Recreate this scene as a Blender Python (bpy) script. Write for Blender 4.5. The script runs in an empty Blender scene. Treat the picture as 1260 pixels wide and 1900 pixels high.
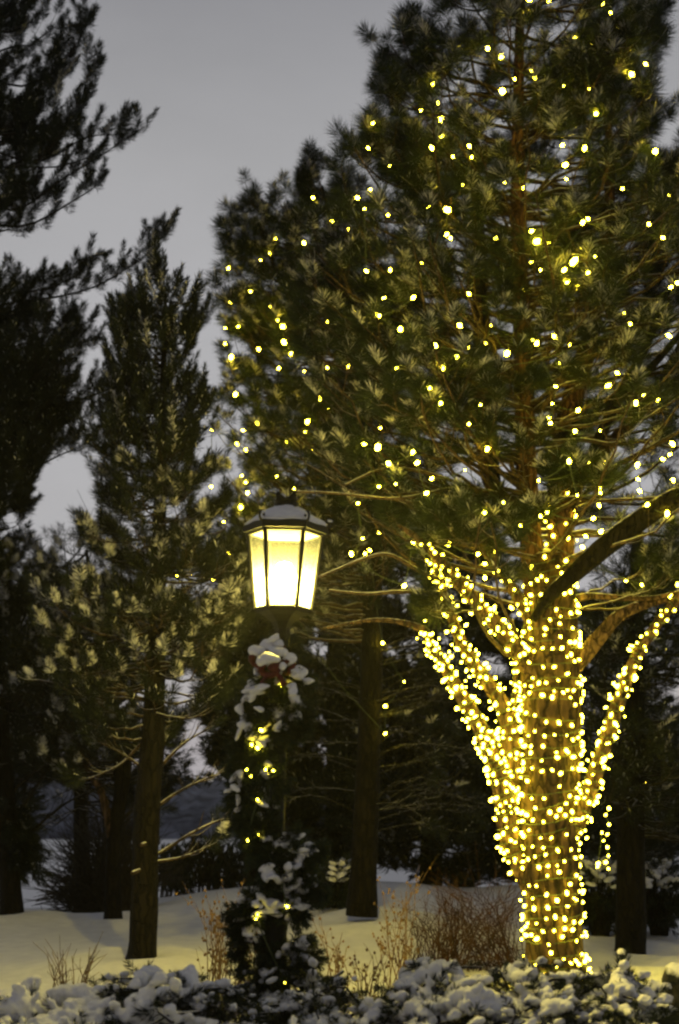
import bpy, bmesh, math, random
import numpy as np
from mathutils import Vector, Matrix
random.seed(7); np.random.seed(7)
sc = bpy.context.scene
COL = sc.collection
rad = math.radians

# ------------------------------------------------------------------ camera
F = 2639.0; PITCH = math.atan(550/F); CAMZ = 1.6
cam_d = bpy.data.cameras.new('camera'); cam = bpy.data.objects.new('camera', cam_d); COL.objects.link(cam)
cam.location = (0, 0, CAMZ); cam.rotation_euler = (math.pi/2 + PITCH, 0, 0)
cam_d.sensor_fit = 'VERTICAL'; cam_d.sensor_height = 36; cam_d.lens = 50
cam_d.clip_end = 2000; cam_d.clip_start = 0.1
cam_d.dof.use_dof = True; cam_d.dof.focus_distance = 12.0; cam_d.dof.aperture_fstop = 1.9
sc.camera = cam
CP, SP = math.cos(PITCH), math.sin(PITCH)
def P(px, py, Y):
    u = (px-630)/F; v = (950-py)/F
    d = np.array([u, CP - v*SP, SP + v*CP]); d *= Y/d[1]
    return d + np.array([0, 0, CAMZ])
def proj(p):
    p = np.asarray(p) - np.array([0, 0, CAMZ])
    f = p[..., 1]*CP + p[..., 2]*SP; u = -p[..., 1]*SP + p[..., 2]*CP
    return 630 + F*p[..., 0]/f, 950 - F*u/f, f

# ------------------------------------------------------------------ sky
w = bpy.data.worlds.new('World'); sc.world = w; w.use_nodes = True
nt = w.node_tree; nd = nt.nodes; lk = nt.links
bg = nd['Background']
tc = nd.new('ShaderNodeTexCoord'); sx = nd.new('ShaderNodeSeparateXYZ'); cr = nd.new('ShaderNodeValToRGB')
lk.new(tc.outputs['Generated'], sx.inputs[0]); lk.new(sx.outputs['Z'], cr.inputs[0])
e = cr.color_ramp.elements
e[0].position = 0.0; e[0].color = (.43, .42, .45, 1)
e[1].position = 1.0; e[1].color = (.19, .192, .212, 1)
for p_, c_ in ((.30, (.42, .412, .428, 1)), (.43, (.385, .378, .388, 1)), (.52, (.295, .29, .305, 1)), (.64, (.23, .23, .247, 1))):
    q = e.new(p_); q.color = c_
# darker on the night side, behind the camera
mr_ = nd.new('ShaderNodeMapRange'); mr_.interpolation_type = 'SMOOTHSTEP'
for q_, v_ in zip((1, 2, 3, 4), (-.5, .7, .38, 1.0)): mr_.inputs[q_].default_value = v_
lk.new(sx.outputs['Y'], mr_.inputs[0]); lk.new(mr_.outputs[0], bg.inputs[1])
sky = nd.new('ShaderNodeTexSky'); sky.sky_type = 'NISHITA'; sky.sun_disc = False
sky.sun_elevation = rad(1); sky.sun_rotation = rad(200)
mul = nd.new('ShaderNodeMix'); mul.data_type = 'RGBA'; mul.blend_type = 'MIX'; mul.inputs[0].default_value = 0.03
cn = nd.new('ShaderNodeTexNoise'); cn.inputs['Scale'].default_value = 3.2; cn.inputs['Detail'].default_value = 5; cn.inputs['Roughness'].default_value = .55
cm = nd.new('ShaderNodeMapping'); cm.inputs['Scale'].default_value = (1, 1, 2.6); lk.new(tc.outputs['Generated'], cm.inputs[0]); lk.new(cm.outputs[0], cn.inputs['Vector'])
cl = nd.new('ShaderNodeMapRange'); cl.inputs[1].default_value = .3; cl.inputs[2].default_value = .7; cl.inputs[3].default_value = .93; cl.inputs[4].default_value = 1.06; lk.new(cn.outputs['Fac'], cl.inputs[0])
cx_ = nd.new('ShaderNodeMix'); cx_.data_type = 'RGBA'; cx_.blend_type = 'MULTIPLY'; cx_.inputs[0].default_value = 1; lk.new(cr.outputs[0], cx_.inputs[6]); lk.new(cl.outputs[0], cx_.inputs[7])
lk.new(cx_.outputs[2], mul.inputs[6]); lk.new(sky.outputs[0], mul.inputs[7]); lk.new(mul.outputs[2], bg.inputs[0])
# the last of the daylight through the overcast
sd = bpy.data.lights.new('dusk_sun', 'SUN'); sd.energy = 0.05; sd.angle = rad(40); sd.color = (1, .93, .9)
so = bpy.data.objects.new('dusk_sun', sd); COL.objects.link(so); so.rotation_euler = (rad(60), 0, rad(20))

sc.view_settings.view_transform = 'Standard'; sc.view_settings.look = 'None'
sc.view_settings.exposure = 0; sc.view_settings.gamma = 1
sc.cycles.max_bounces = 5; sc.cycles.diffuse_bounces = 2; sc.cycles.transparent_max_bounces = 8
sc.cycles.sample_clamp_indirect = 3; sc.cycles.sample_clamp_direct = 0
sc.cycles.filter_width = 2.4
sc.cycles.caustics_reflective = False; sc.cycles.caustics_refractive = False
try: sc.cycles.use_light_tree = True
except Exception: pass

# ------------------------------------------------------------------ materials
def newmat(name):
    m = bpy.data.materials.new(name); m.use_nodes = True
    return m, m.node_tree.nodes, m.node_tree.links, m.node_tree.nodes['Principled BSDF']
def noise_mix(n, l, c1, c2, scale, detail=4, lo=.35, hi=.65, vec=None):
    t = n.new('ShaderNodeTexNoise'); t.inputs['Scale'].default_value = scale; t.inputs['Detail'].default_value = detail
    if vec is None:
        g = n.new('ShaderNodeNewGeometry'); vec = g.outputs['Position']
    l.new(vec, t.inputs['Vector'])
    r = n.new('ShaderNodeValToRGB'); r.color_ramp.elements[0].position = lo; r.color_ramp.elements[1].position = hi
    r.color_ramp.elements[0].color = (*c1, 1); r.color_ramp.elements[1].color = (*c2, 1)
    l.new(t.outputs['Fac'], r.inputs[0])
    return r.outputs[0], t.outputs['Fac']
SNOWC = (.80, .81, .84)
def mat_snow(name='snow', bump=.25, scale=60):
    m, n, l, b = newmat(name)
    c, f = noise_mix(n, l, (.74, .75, .78), (.84, .85, .87), scale*.4)
    l.new(c, b.inputs['Base Color']); b.inputs['Roughness'].default_value = .75; b.inputs['Specular IOR Level'].default_value = .2
    t = n.new('ShaderNodeTexNoise'); t.inputs['Scale'].default_value = scale; t.inputs['Detail'].default_value = 5
    g = n.new('ShaderNodeNewGeometry'); l.new(g.outputs['Position'], t.inputs['Vector'])
    bp = n.new('ShaderNodeBump'); bp.inputs['Strength'].default_value = bump; bp.inputs['Distance'].default_value = .02
    l.new(t.outputs['Fac'], bp.inputs['Height']); l.new(bp.outputs[0], b.inputs['Normal'])
    return m
def mat_plain(name, c1, c2, scale=30, rough=.8, spec=.2, metal=0):
    m, n, l, b = newmat(name)
    c, f = noise_mix(n, l, c1, c2, scale)
    l.new(c, b.inputs['Base Color']); b.inputs['Roughness'].default_value = rough
    b.inputs['Specular IOR Level'].default_value = spec; b.inputs['Metallic'].default_value = metal
    return m
def mat_bark(name, c1, c2, snow_at=.62, snow_soft=.18, stretch=.22, scale=26, bump=.9):
    m, n, l, b = newmat(name)
    g = n.new('ShaderNodeNewGeometry')
    mp = n.new('ShaderNodeMapping'); mp.inputs['Scale'].default_value = (1, 1, stretch); l.new(g.outputs['Position'], mp.inputs['Vector'])
    c, f = noise_mix(n, l, c1, c2, scale, 6, .35, .68, mp.outputs[0])
    v = n.new('ShaderNodeTexVoronoi'); v.inputs['Scale'].default_value = scale*1.1; l.new(mp.outputs[0], v.inputs['Vector'])
    bp = n.new('ShaderNodeBump'); bp.inputs['Strength'].default_value = bump; bp.inputs['Distance'].default_value = .03
    v.feature = 'DISTANCE_TO_EDGE'; v.inputs['Scale'].default_value = scale*.55
    t3 = n.new('ShaderNodeTexNoise'); t3.inputs['Scale'].default_value = 9; t3.inputs['Detail'].default_value = 3; l.new(g.outputs['Position'], t3.inputs['Vector'])
    va = n.new('ShaderNodeVectorMath'); va.operation = 'SCALE'; va.inputs[3].default_value = .10; l.new(t3.outputs['Color'], va.inputs[0])
    vb = n.new('ShaderNodeVectorMath'); vb.operation = 'ADD'; l.new(mp.outputs[0], vb.inputs[0]); l.new(va.outputs[0], vb.inputs[1]); l.new(vb.outputs[0], v.inputs['Vector'])
    ck = n.new('ShaderNodeMapRange'); ck.inputs[1].default_value = 0; ck.inputs[2].default_value = .14; ck.inputs[3].default_value = .3; l.new(v.outputs['Distance'], ck.inputs[0])
    cm_ = n.new('ShaderNodeMix'); cm_.data_type = 'RGBA'; cm_.blend_type = 'MULTIPLY'; cm_.inputs[0].default_value = 1; l.new(c, cm_.inputs[6]); l.new(ck.outputs[0], cm_.inputs[7]); c = cm_.outputs[2]
    l.new(ck.outputs[0], bp.inputs['Height'])
    # snow lying on upward-facing bark
    s = n.new('ShaderNodeSeparateXYZ'); l.new(g.outputs['Normal'], s.inputs[0])
    t2 = n.new('ShaderNodeTexNoise'); t2.inputs['Scale'].default_value = 14; l.new(g.outputs['Position'], t2.inputs['Vector'])
    a = n.new('ShaderNodeMath'); a.operation = 'MULTIPLY_ADD'; a.inputs[1].default_value = .5; a.inputs[2].default_value = -.25
    l.new(t2.outputs['Fac'], a.inputs[0])
    a2 = n.new('ShaderNodeMath'); a2.operation = 'ADD'; l.new(a.outputs[0], a2.inputs[0]); l.new(s.outputs['Z'], a2.inputs[1])
    mr = n.new('ShaderNodeMapRange'); mr.inputs[1].default_value = snow_at; mr.inputs[2].default_value = snow_at+snow_soft
    l.new(a2.outputs[0], mr.inputs[0])
    mx = n.new('ShaderNodeMix'); mx.data_type = 'RGBA'; l.new(mr.outputs[0], mx.inputs[0]); l.new(c, mx.inputs[6]); mx.inputs[7].default_value = (*SNOWC, 1)
    l.new(mx.outputs[2], b.inputs['Base Color']); l.new(bp.outputs[0], b.inputs['Normal'])
    b.inputs['Roughness'].default_value = .85; b.inputs['Specular IOR Level'].default_value = .15
    return m
def mat_needle(name, c1, c2, transl=.25, scale=2.5):
    m, n, l, b = newmat(name)
    c, f = noise_mix(n, l, c1, c2, scale, 3)
    l.new(c, b.inputs['Base Color']); b.inputs['Roughness'].default_value = .55; b.inputs['Specular IOR Level'].default_value = .25
    tr = n.new('ShaderNodeBsdfTranslucent'); l.new(c, tr.inputs[0])
    ms = n.new('ShaderNodeMixShader'); ms.inputs[0].default_value = transl
    l.new(b.outputs[0], ms.inputs[1]); l.new(tr.outputs[0], ms.inputs[2]); l.new(ms.outputs[0], n['Material Output'].inputs[0])
    return m
def mat_emit(name, col, s):
    m, n, l, b = newmat(name); n.remove(b)
    em = n.new('ShaderNodeEmission'); em.inputs[0].default_value = (*col, 1); em.inputs[1].default_value = s
    l.new(em.outputs[0], n['Material Output'].inputs[0]); return m
M = dict(
    ground=mat_snow('snow_ground', .55, 14), snow=mat_snow('snow', .35, 45), dust=mat_snow('snow_dust', .0, 20),
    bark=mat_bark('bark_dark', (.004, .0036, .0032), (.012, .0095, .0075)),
    bark_lit=mat_bark('bark_pine_lit', (.03, .02, .013), (.16, .10, .058), .72, .18, .32),  # stem bark, colour lightened for the glow of its dense lights
    bark_trunk_dim=mat_bark('bark_trunk_dim', (.02, .014, .009), (.10, .062, .034), .8, .15, .32, 20, 1.0),  # trunk bark, colour darkened where it is less lit than the stems
    bark_red=mat_bark('bark_red', (.06, .031, .019), (.15, .082, .046), .72),
    twig=mat_bark('bark_twig', (.04, .028, .02), (.08, .055, .038), .45, .25, 1, 20, .2),
    twig_dark=mat_bark('bark_twig_dark', (.012, .011, .010), (.026, .022, .019), .75, .25, 1, 20, .2),
    needle=mat_needle('pine_needle', (.008, .016, .009), (.022, .034, .016)),
    needle_dark=mat_needle('pine_needle_dark', (.007, .012, .009), (.017, .025, .016)),
    garland=mat_needle('garland_needle', (.011, .021, .014), (.026, .042, .027)),
    juniper=mat_needle('juniper_needle', (.008, .014, .010), (.02, .03, .018)),
    rust=mat_plain('rust_twig', (.035, .019, .011), (.10, .048, .024), 12),
    dry=mat_plain('dry_stalk', (.10, .06, .03), (.24, .15, .08), 15),
    bush=mat_plain('dark_twig', (.02, .018, .016), (.045, .04, .036), 10),
    iron=mat_plain('black_iron', (.006, .0065, .0065), (.011, .011, .011), 40, .6, .15),
    wire=mat_plain('wire', (.05, .07, .03), (.08, .10, .05), 40, .5),
    red=mat_plain('red_ribbon', (.07, .006, .010), (.11, .012, .016), 20, .6),
    stone=mat_bark('dark_stone', (.02, .02, .019), (.05, .048, .045), .5, .2, 1, 9, .6),
    hill=mat_plain('hill_wood_hazed', (.022, .027, .045), (.17, .19, .26), .5),  # snowy wood, with the bluish haze of distance put into its colour
    bulb=mat_emit('warm_bulb', (1, .77, .036), 58.0),
    bulb_crown=mat_emit('warm_bulb_crown', (1, .76, .032), 150.0),
    lamp=mat_emit('lamp_bulb', (1, .80, .15), 4600.0), lamp_top=mat_emit('lamp_bulb_top', (1, .79, .15), 420.0),
)
# lantern glass: thin, slightly frosted
m, n, l, b = newmat('lantern_glass'); n.remove(b)
t1 = n.new('ShaderNodeBsdfTransparent'); t1.inputs[0].default_value = (1, .97, .86, 1)
t2 = n.new('ShaderNodeBsdfTranslucent'); t2.inputs[0].default_value = (.82, .86, 1, 1)
ms = n.new('ShaderNodeMixShader'); ms.inputs[0].default_value = .022
l.new(t1.outputs[0], ms.inputs[1]); l.new(t2.outputs[0], ms.inputs[2]); l.new(ms.outputs[0], n['Material Output'].inputs[0])
M['glass'] = m
M['reflector'] = mat_plain('white_enamel', (.30, .28, .25), (.34, .32, .28), 10, .5)

# ------------------------------------------------------------------ mesh building
class MB:
    def __init__(s): s.v = []; s.f = []; s.n = 0
    def add(s, v, f, m=0):
        v = np.asarray(v, float).reshape(-1, 3); f = np.asarray(f, int)
        s.v.append(v); s.f.append((f + s.n, m)); s.n += len(v)
    def build(s, name, mats, parent=None, smooth=True):
        me = bpy.data.meshes.new(name)
        V = np.concatenate(s.v) if s.v else np.zeros((0, 3))
        lv = np.concatenate([f.ravel() for f, _ in s.f]); cnt = np.concatenate([np.full(len(f), f.shape[1]) for f, _ in s.f])
        mi = np.concatenate([np.full(len(f), m) for f, m in s.f])
        me.vertices.add(len(V)); me.vertices.foreach_set('co', V.ravel())
        me.loops.add(len(lv)); me.loops.foreach_set('vertex_index', lv)
        me.polygons.add(len(cnt)); st = np.concatenate([[0], np.cumsum(cnt)[:-1]])
        me.polygons.foreach_set('loop_start', st)
        me.polygons.foreach_set('material_index', mi)
        me.polygons.foreach_set('use_smooth', np.full(len(cnt), smooth))
        for mm in (mats if isinstance(mats, (list, tuple)) else [mats]): me.materials.append(mm)
        me.update(calc_edges=True); me.validate()
        o = bpy.data.objects.new(name, me); COL.objects.link(o)
        if parent is not None:
            o.parent = parent; o.matrix_parent_inverse = Matrix.Translation(-Vector(parent.location))
        return o
def tag(o, label=None, cat=None, group=None, kind=None):
    for k, v in (('label', label), ('category', cat), ('group', group), ('kind', kind)):
        if v: o[k] = v
    return o
def empty(name, loc, label, cat, group=None):
    o = bpy.data.objects.new(name, None); COL.objects.link(o); o.location = tuple(loc); o.empty_display_size = .1
    return tag(o, label, cat, group)
def nrm(v): return v/np.maximum(np.linalg.norm(v, axis=-1, keepdims=True), 1e-9)
def catmull(pts, k=4):
    p = np.asarray(pts, float)
    if len(p) < 3: 
        t = np.linspace(0, 1, k+1)[:, None]; return p[0]*(1-t)+p[-1]*t
    q = np.vstack([2*p[0]-p[1], p, 2*p[-1]-p[-2]]); out = []
    for i in range(1, len(q)-2):
        t = np.linspace(0, 1, k, endpoint=False)[:, None]
        a, b_, c, d = q[i-1], q[i], q[i+1], q[i+2]
        out.append(.5*((2*b_)+(c-a)*t+(2*a-5*b_+4*c-d)*t**2+(3*b_-a-3*c+d)*t**3))
    out.append(p[-1:]); return np.vstack(out)
def tube(mb, pts, r, n=6, m=0, wob=0, cap=True):
    p = np.asarray(pts, float); k = len(p); r = np.broadcast_to(np.asarray(r, float), (k,)).copy()
    t = nrm(np.gradient(p, axis=0)); ref = np.array([0, 0, 1.]) if abs(t[0][2]) < .9 else np.array([0, 1., 0])
    u = np.cross(t, ref); bad = np.linalg.norm(u, axis=1) < 1e-3
    u[bad] = np.cross(t[bad], [1., 0.1, 0]); u = nrm(u)
    for i in range(1, k):
        if u[i] @ u[i-1] < 0: u[i] = -u[i]
    v = np.cross(t, u); a = np.linspace(0, 2*math.pi, n, endpoint=False)
    rr = r[:, None]*np.ones(n)[None]
    if wob: 
        ph = np.random.rand(3)*6
        s = np.arange(k)[:, None]
        rr = rr*(1+wob*(.5*np.sin(3*a[None]+s*.35+ph[0])+.35*np.sin(5*a[None]-s*.5+ph[1])+.3*np.sin(2*a[None]+s*.9+ph[2])))
    ring = p[:, None]+rr[..., None]*(np.cos(a)[None, :, None]*u[:, None]+np.sin(a)[None, :, None]*v[:, None])
    i, j = np.meshgrid(np.arange(k-1), np.arange(n), indexing='ij'); j2 = (j+1) % n
    mb.add(ring.reshape(-1, 3), np.stack([i*n+j, i*n+j2, (i+1)*n+j2, (i+1)*n+j], -1).reshape(-1, 4), m)
    if cap:
        c = np.vstack([ring[-1], p[-1]+t[-1]*r[-1]*.5]); mb.add(c, [[x, (x+1) % n, n] for x in range(n)], m)
def lathe(mb, prof, n=24, m=0, center=(0, 0), flat=None):
    a = np.linspace(0, 2*math.pi, n, endpoint=False) + (flat or 0)
    pr = np.asarray(prof, float); k = len(pr)
    v = np.stack([center[0]+pr[:, 0, None]*np.cos(a), center[1]+pr[:, 0, None]*np.sin(a), pr[:, 1, None]*np.ones(n)], -1)
    i, j = np.meshgrid(np.arange(k-1), np.arange(n), indexing='ij'); j2 = (j+1) % n
    mb.add(v.reshape(-1, 3), np.stack([i*n+j, i*n+j2, (i+1)*n+j2, (i+1)*n+j], -1).reshape(-1, 4), m)
def ico(sub):
    bm = bmesh.new(); bmesh.ops.create_icosphere(bm, subdivisions=sub, radius=1)
    v = np.array([x.co[:] for x in bm.verts]); f = np.array([[q.index for q in x.verts] for x in bm.faces]); bm.free(); return v, f
ICO = {k: ico(k) for k in (1, 2, 3)}
def blob(mb, c, r, d=(1, 0, 0), sub=2, m=0, amp=.18):
    v, f = ICO[sub]; v = v.copy()
    ph = np.random.rand(6)*6.28
    k = 1+amp*(np.sin(v[:, 0]*2.6+ph[0])*np.sin(v[:, 1]*2.3+ph[1])+.6*np.sin(v[:, 2]*3.1+v[:, 0]*2+ph[2])+.5*np.sin(v[:, 1]*4.3+ph[3])*np.sin(v[:, 0]*4+ph[4]))
    v = v*k[:, None]*np.asarray(r)
    d = nrm(np.asarray(d, float)); up = np.array([0, 0, 1.])
    s = np.cross(up, d); s = nrm(s) if np.linalg.norm(s) > 1e-3 else np.array([0, 1., 0]); t = np.cross(d, s)
    mb.add(v[:, :1]*d+v[:, 1:2]*s+v[:, 2:]*t+np.asarray(c), f, m)
def needles(mb, pos, d, L, n, nl, a0, a1, wd, m=0, snow=None, sp=.0, sm=0, keep=None):
    pos = np.asarray(pos); d = nrm(np.asarray(d)); T = len(pos)
    if T == 0: return
    L = np.broadcast_to(L, (T,)); 
    ref = np.where(np.abs(d[:, 2:3]) < .9, np.array([[0, 0, 1.]]), np.array([[1., 0, 0]]))
    u = nrm(np.cross(d, ref)); v = np.cross(d, u)
    t = np.random.rand(T, n)**.85; ang = (a0*(1-t)+a1*t)+np.random.randn(T, n)*.16; ph = np.random.rand(T, n)*2*math.pi
    rd = np.cos(ph)[..., None]*u[:, None]+np.sin(ph)[..., None]*v[:, None]
    ndv = np.cos(ang)[..., None]*d[:, None]+np.sin(ang)[..., None]*rd
    base = pos[:, None]+d[:, None]*(L[:, None]*t)[..., None]
    scale_t = (.75+.5*np.random.rand(T))[:, None]
    ln = nl*scale_t*(.75+.4*np.random.rand(T, n)); tip = base+ndv*ln[..., None]; tip[..., 2] -= .06*ln
    side = nrm(np.cross(ndv, np.random.randn(T, n, 3)))*(wd/2)
    mid = base+(tip-base)*.45
    V = np.stack([base, mid+side, tip, mid-side], -2).reshape(-1, 3); N = T*n
    mb.add(V, np.arange(N*4).reshape(N, 4), m)
    if snow is not None and sp > 0:
        pr = np.where(np.random.rand(T) < sp, .55+.4*np.random.rand(T), .03)[:, None]
        upn = rd[..., 2]*.6+ndv[..., 2]*.8
        k = (upn > .25) & (np.random.rand(T, n) < pr)
        b_ = base[k]+np.array([0, 0, .012]); tp = base[k]+(tip[k]-base[k])*(.45+.35*np.random.rand(k.sum(), 1))+np.array([0, 0, .012])
        sd_ = nrm(np.cross(tp-b_, np.random.randn(k.sum(), 3)*.35+np.array([0, 0, 1.])))*wd*(.5+.6*np.random.rand(k.sum(), 1))
        md = b_*.4+tp*.6; md[:, 2] += .006
        V = np.stack([b_, md+sd_, tp, md-sd_], -2).reshape(-1, 3); N = int(k.sum())
        if N: snow.add(V, np.arange(N*4).reshape(N, 4), sm)

# ------------------------------------------------------------------ ground, hill
def hgt(x, y):
    x = np.asarray(x, float); y = np.asarray(y, float)
    h = (.42+.07*np.sin(x*1.1+2)+.05*np.sin(x*2.3))*np.exp(-((x-.8)/4.5)**2-((y-23)/5.5)**2)
    edge = 23.5+.35*np.clip(x+6, -6, 9)
    h = h-1.5/(1+np.exp(-(y-edge-3.5)/1.0))
    for bx_, by_, r_, a_ in ((-2.08, 15., .55, .07), (-3.2, 20., .6, .06), (.3, 18., .7, .09), (2.1, 13.6, .9, .08), (3.3, 16.2, .8, .06), (-4.8, 20., .7, .07)):
        q_ = np.hypot(x-bx_, y-by_); h = h+a_*np.exp(-((q_-r_)/(.45*r_))**2)
    h = h+.045*np.sin(x*1.3+y*.7)+.035*np.sin(x*.6-y*1.1+1)+.012*np.sin(x*4.1+y*2.2)*np.sin(y*3.3-x)
    return h
def gz(x, y): return float(hgt(x, y))
xs = np.concatenate([np.linspace(-400, -16, 20), np.linspace(-15.5, 15.5, 150), np.linspace(16, 400, 20)])
ys = np.concatenate([np.linspace(-30, 2, 8), np.linspace(3, 34, 170), np.linspace(35, 500, 30)])
X, Yg = np.meshgrid(xs, ys, indexing='ij'); Z = hgt(X, Yg)
mb = MB(); a_, b_ = X.shape
i, j = np.meshgrid(np.arange(a_-1), np.arange(b_-1), indexing='ij')
mb.add(np.stack([X, Yg, Z], -1).reshape(-1, 3), np.stack([i*b_+j, (i+1)*b_+j, (i+1)*b_+j+1, i*b_+j+1], -1).reshape(-1, 4))
tag(mb.build('ground', M['ground']), kind='structure')
mb = MB(); hx = np.linspace(-260, 260, 700)
top = 5.0+1.6*np.sin(hx*.021+1)+1.2*np.sin(hx*.06)+1.1*np.random.rand(700)*np.random.rand(700)*2+.5*np.sin(hx*.9)
prof = [(-4, 150), (0, 152), (.55, 165), (1.0, 190), (.6, 240), (-3, 300)]
V = np.stack([np.stack([hx, np.full(700, y_), (top*s if s > 0 else np.full(700, s))], -1) for s, y_ in prof], 1)
i, j = np.meshgrid(np.arange(699), np.arange(len(prof)-1), indexing='ij'); k = len(prof)
mb.add(V.reshape(-1, 3), np.stack([i*k+j, (i+1)*k+j, (i+1)*k+j+1, i*k+j+1], -1).reshape(-1, 4))
tag(mb.build('hill', M['hill']), kind='structure')

# ------------------------------------------------------------------ bulb positions seen in the crowns (x, y, big)
BIG = dict(
 top=[(982,0,0),(1017,1,0),(1119,7,0),(1133,24,1),(1146,50,0),(1067,70,0),(1102,81,1),(1082,93,0),(905,90,1),(930,106,0),(1198,119,0),(1172,138,1),(986,133,0),(993,144,0),(955,147,0),(932,169,1),(1046,159,0),(1094,165,0),(803,157,0),(812,191,0),(781,205,0),(819,221,1),(692,229,0),(819,252,0),(888,246,0),(1106,211,1)],
 upper=[(871,271,1),(875,292,0),(801,274,0),(723,308,0),(1085,275,0),(1049,306,1),(1051,332,0),(1216,281,1),(1155,350,0),(1242,362,0),(859,342,0),(936,339,0),(687,352,0),(795,385,0),(830,389,1),(720,399,0),(1082,413,1),(1091,406,0),(1204,416,0),(1230,441,0),(986,429,1),(996,448,1),(1018,451,0),(920,442,0),(836,442,0),(829,435,0),(782,488,1),(724,501,0),(680,503,0),(1065,485,1),(1104,476,0),(986,486,0),(1003,501,0),(1047,501,0),(1091,506,0),(1053,524,0),(1070,530,1)],
 middle=[(1257,525,0),(870,545,0),(767,552,0),(1158,581,0),(853,604,1),(743,611,0),(704,586,0),(1241,623,0),(901,637,0),(941,656,1),(870,645,0),(847,663,1),(808,641,0),(996,637,0),(1038,673,0),(1145,692,0),(797,720,0),(1031,717,0),(1025,749,0),(1073,761,0),(1018,775,0),(1067,800,1),(1114,799,0),(1195,733,0),(1180,748,0),(1221,742,0),(1225,720,0),(904,833,1),(870,787,0)],
 lower=[(676,824,0),(701,830,1),(766,839,0),(721,860,1),(774,859,0),(1056,856,0),(1121,859,0),(1230,852,0),(1243,843,0),(863,872,0),(801,888,1),(703,903,0),(1113,906,0),(1184,889,0),(1249,891,0),(1187,911,0),(1201,937,1),(1238,953,1),(1112,938,0),(1101,962,1),(1015,951,0),(1003,958,0),(1087,995,0),(1115,986,0),(1081,1015,0),(673,999,0),(652,1028,0),(766,1005,0),(833,1009,1),(887,1028,1),(750,1087,0),(900,1072,0),(1162,1076,0),(1191,1085,0)])
MIDL = dict(
 top=[(581,367,0),(616,410,1),(564,451,1),(511,443,0),(500,470,0),(465,541,0),(427,561,0),(502,569,0),(442,606,0),(525,606,1),(608,597,0),(527,635,1),(540,656,0),(480,648,0),(429,663,1),(607,683,0),(437,732,1),(594,741,0)],
 low=[(477,786,1),(570,783,1),(566,801,0),(531,821,0),(457,835,0),(393,797,0),(449,883,0),(456,895,0),(606,880,0),(392,903,0),(447,941,1),(546,907,0),(424,1026,0),(395,1075,0),(354,1068,0),(328,1067,0),(710,1193,1),(750,1265,0),(715,1310,1),(715,1361,0)])
PRUNE = []      # (px, py, depth): tufts hanging straight in front of a bulb are thinned there

# ------------------------------------------------------------------ conifers
def scan(poly, py):
    xs_ = []
    n_ = len(poly)
    for q in range(n_):
        (x0, y0), (x1, y1) = poly[q], poly[(q+1) % n_]
        if (y0 <= py) != (y1 <= py): xs_.append(x0+(py-y0)/(y1-y0)*(x1-x0))
    return sorted(xs_)
def inside(poly, px, py):
    s = scan(poly, py); return sum(1 for x in s if x < px) % 2 == 1
def axis_x(axis, py):
    a = sorted(axis, key=lambda t: t[1]); return float(np.interp(py, [t[1] for t in a], [t[0] for t in a]))
def crown_R(poly, axis, py):
    s = scan(poly, py)
    if not s: return 60
    ax = axis_x(axis, py); return max(abs(s[0]-ax), abs(s[-1]-ax), 40)
def stem3(path, D, dd=None):
    """(px, py, width px[, depth offset]) -> 3-D polyline + radii"""
    pts = []; r = []
    for t in path:
        d_ = D+(t[3] if len(t) > 3 else 0); pts.append(P(t[0], t[1], d_)); r.append(t[2]/2*d_/F)
    return np.array(pts), np.array(r)
def build_stem(name, path, D, mat, parent, n=14, wob=.07, k=6):
    pts, r = stem3(path, D); q = catmull(pts, k); rr = catmull(np.stack([r, r, r], 1), k)[:, 0]
    mb = MB(); tube(mb, q, rr, n, 0, wob); mb.build(name, mat, parent); return q, rr
def branch_path(p0, p1, up=.16):
    d = p1-p0; L = np.linalg.norm(d); side = nrm(np.cross(d, [0, 0, 1.]))*L*.08*np.random.randn()
    m1 = p0+d*.33+side+np.array([0, 0, -up*L*.5]); m2 = p0+d*.7+side*.7+np.array([0, 0, -up*L*.75])
    q = catmull([p0, m1, m2, p1], 3)
    q[1:-1] += np.random.randn(len(q)-2, 3)*L*.012
    return q
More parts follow.
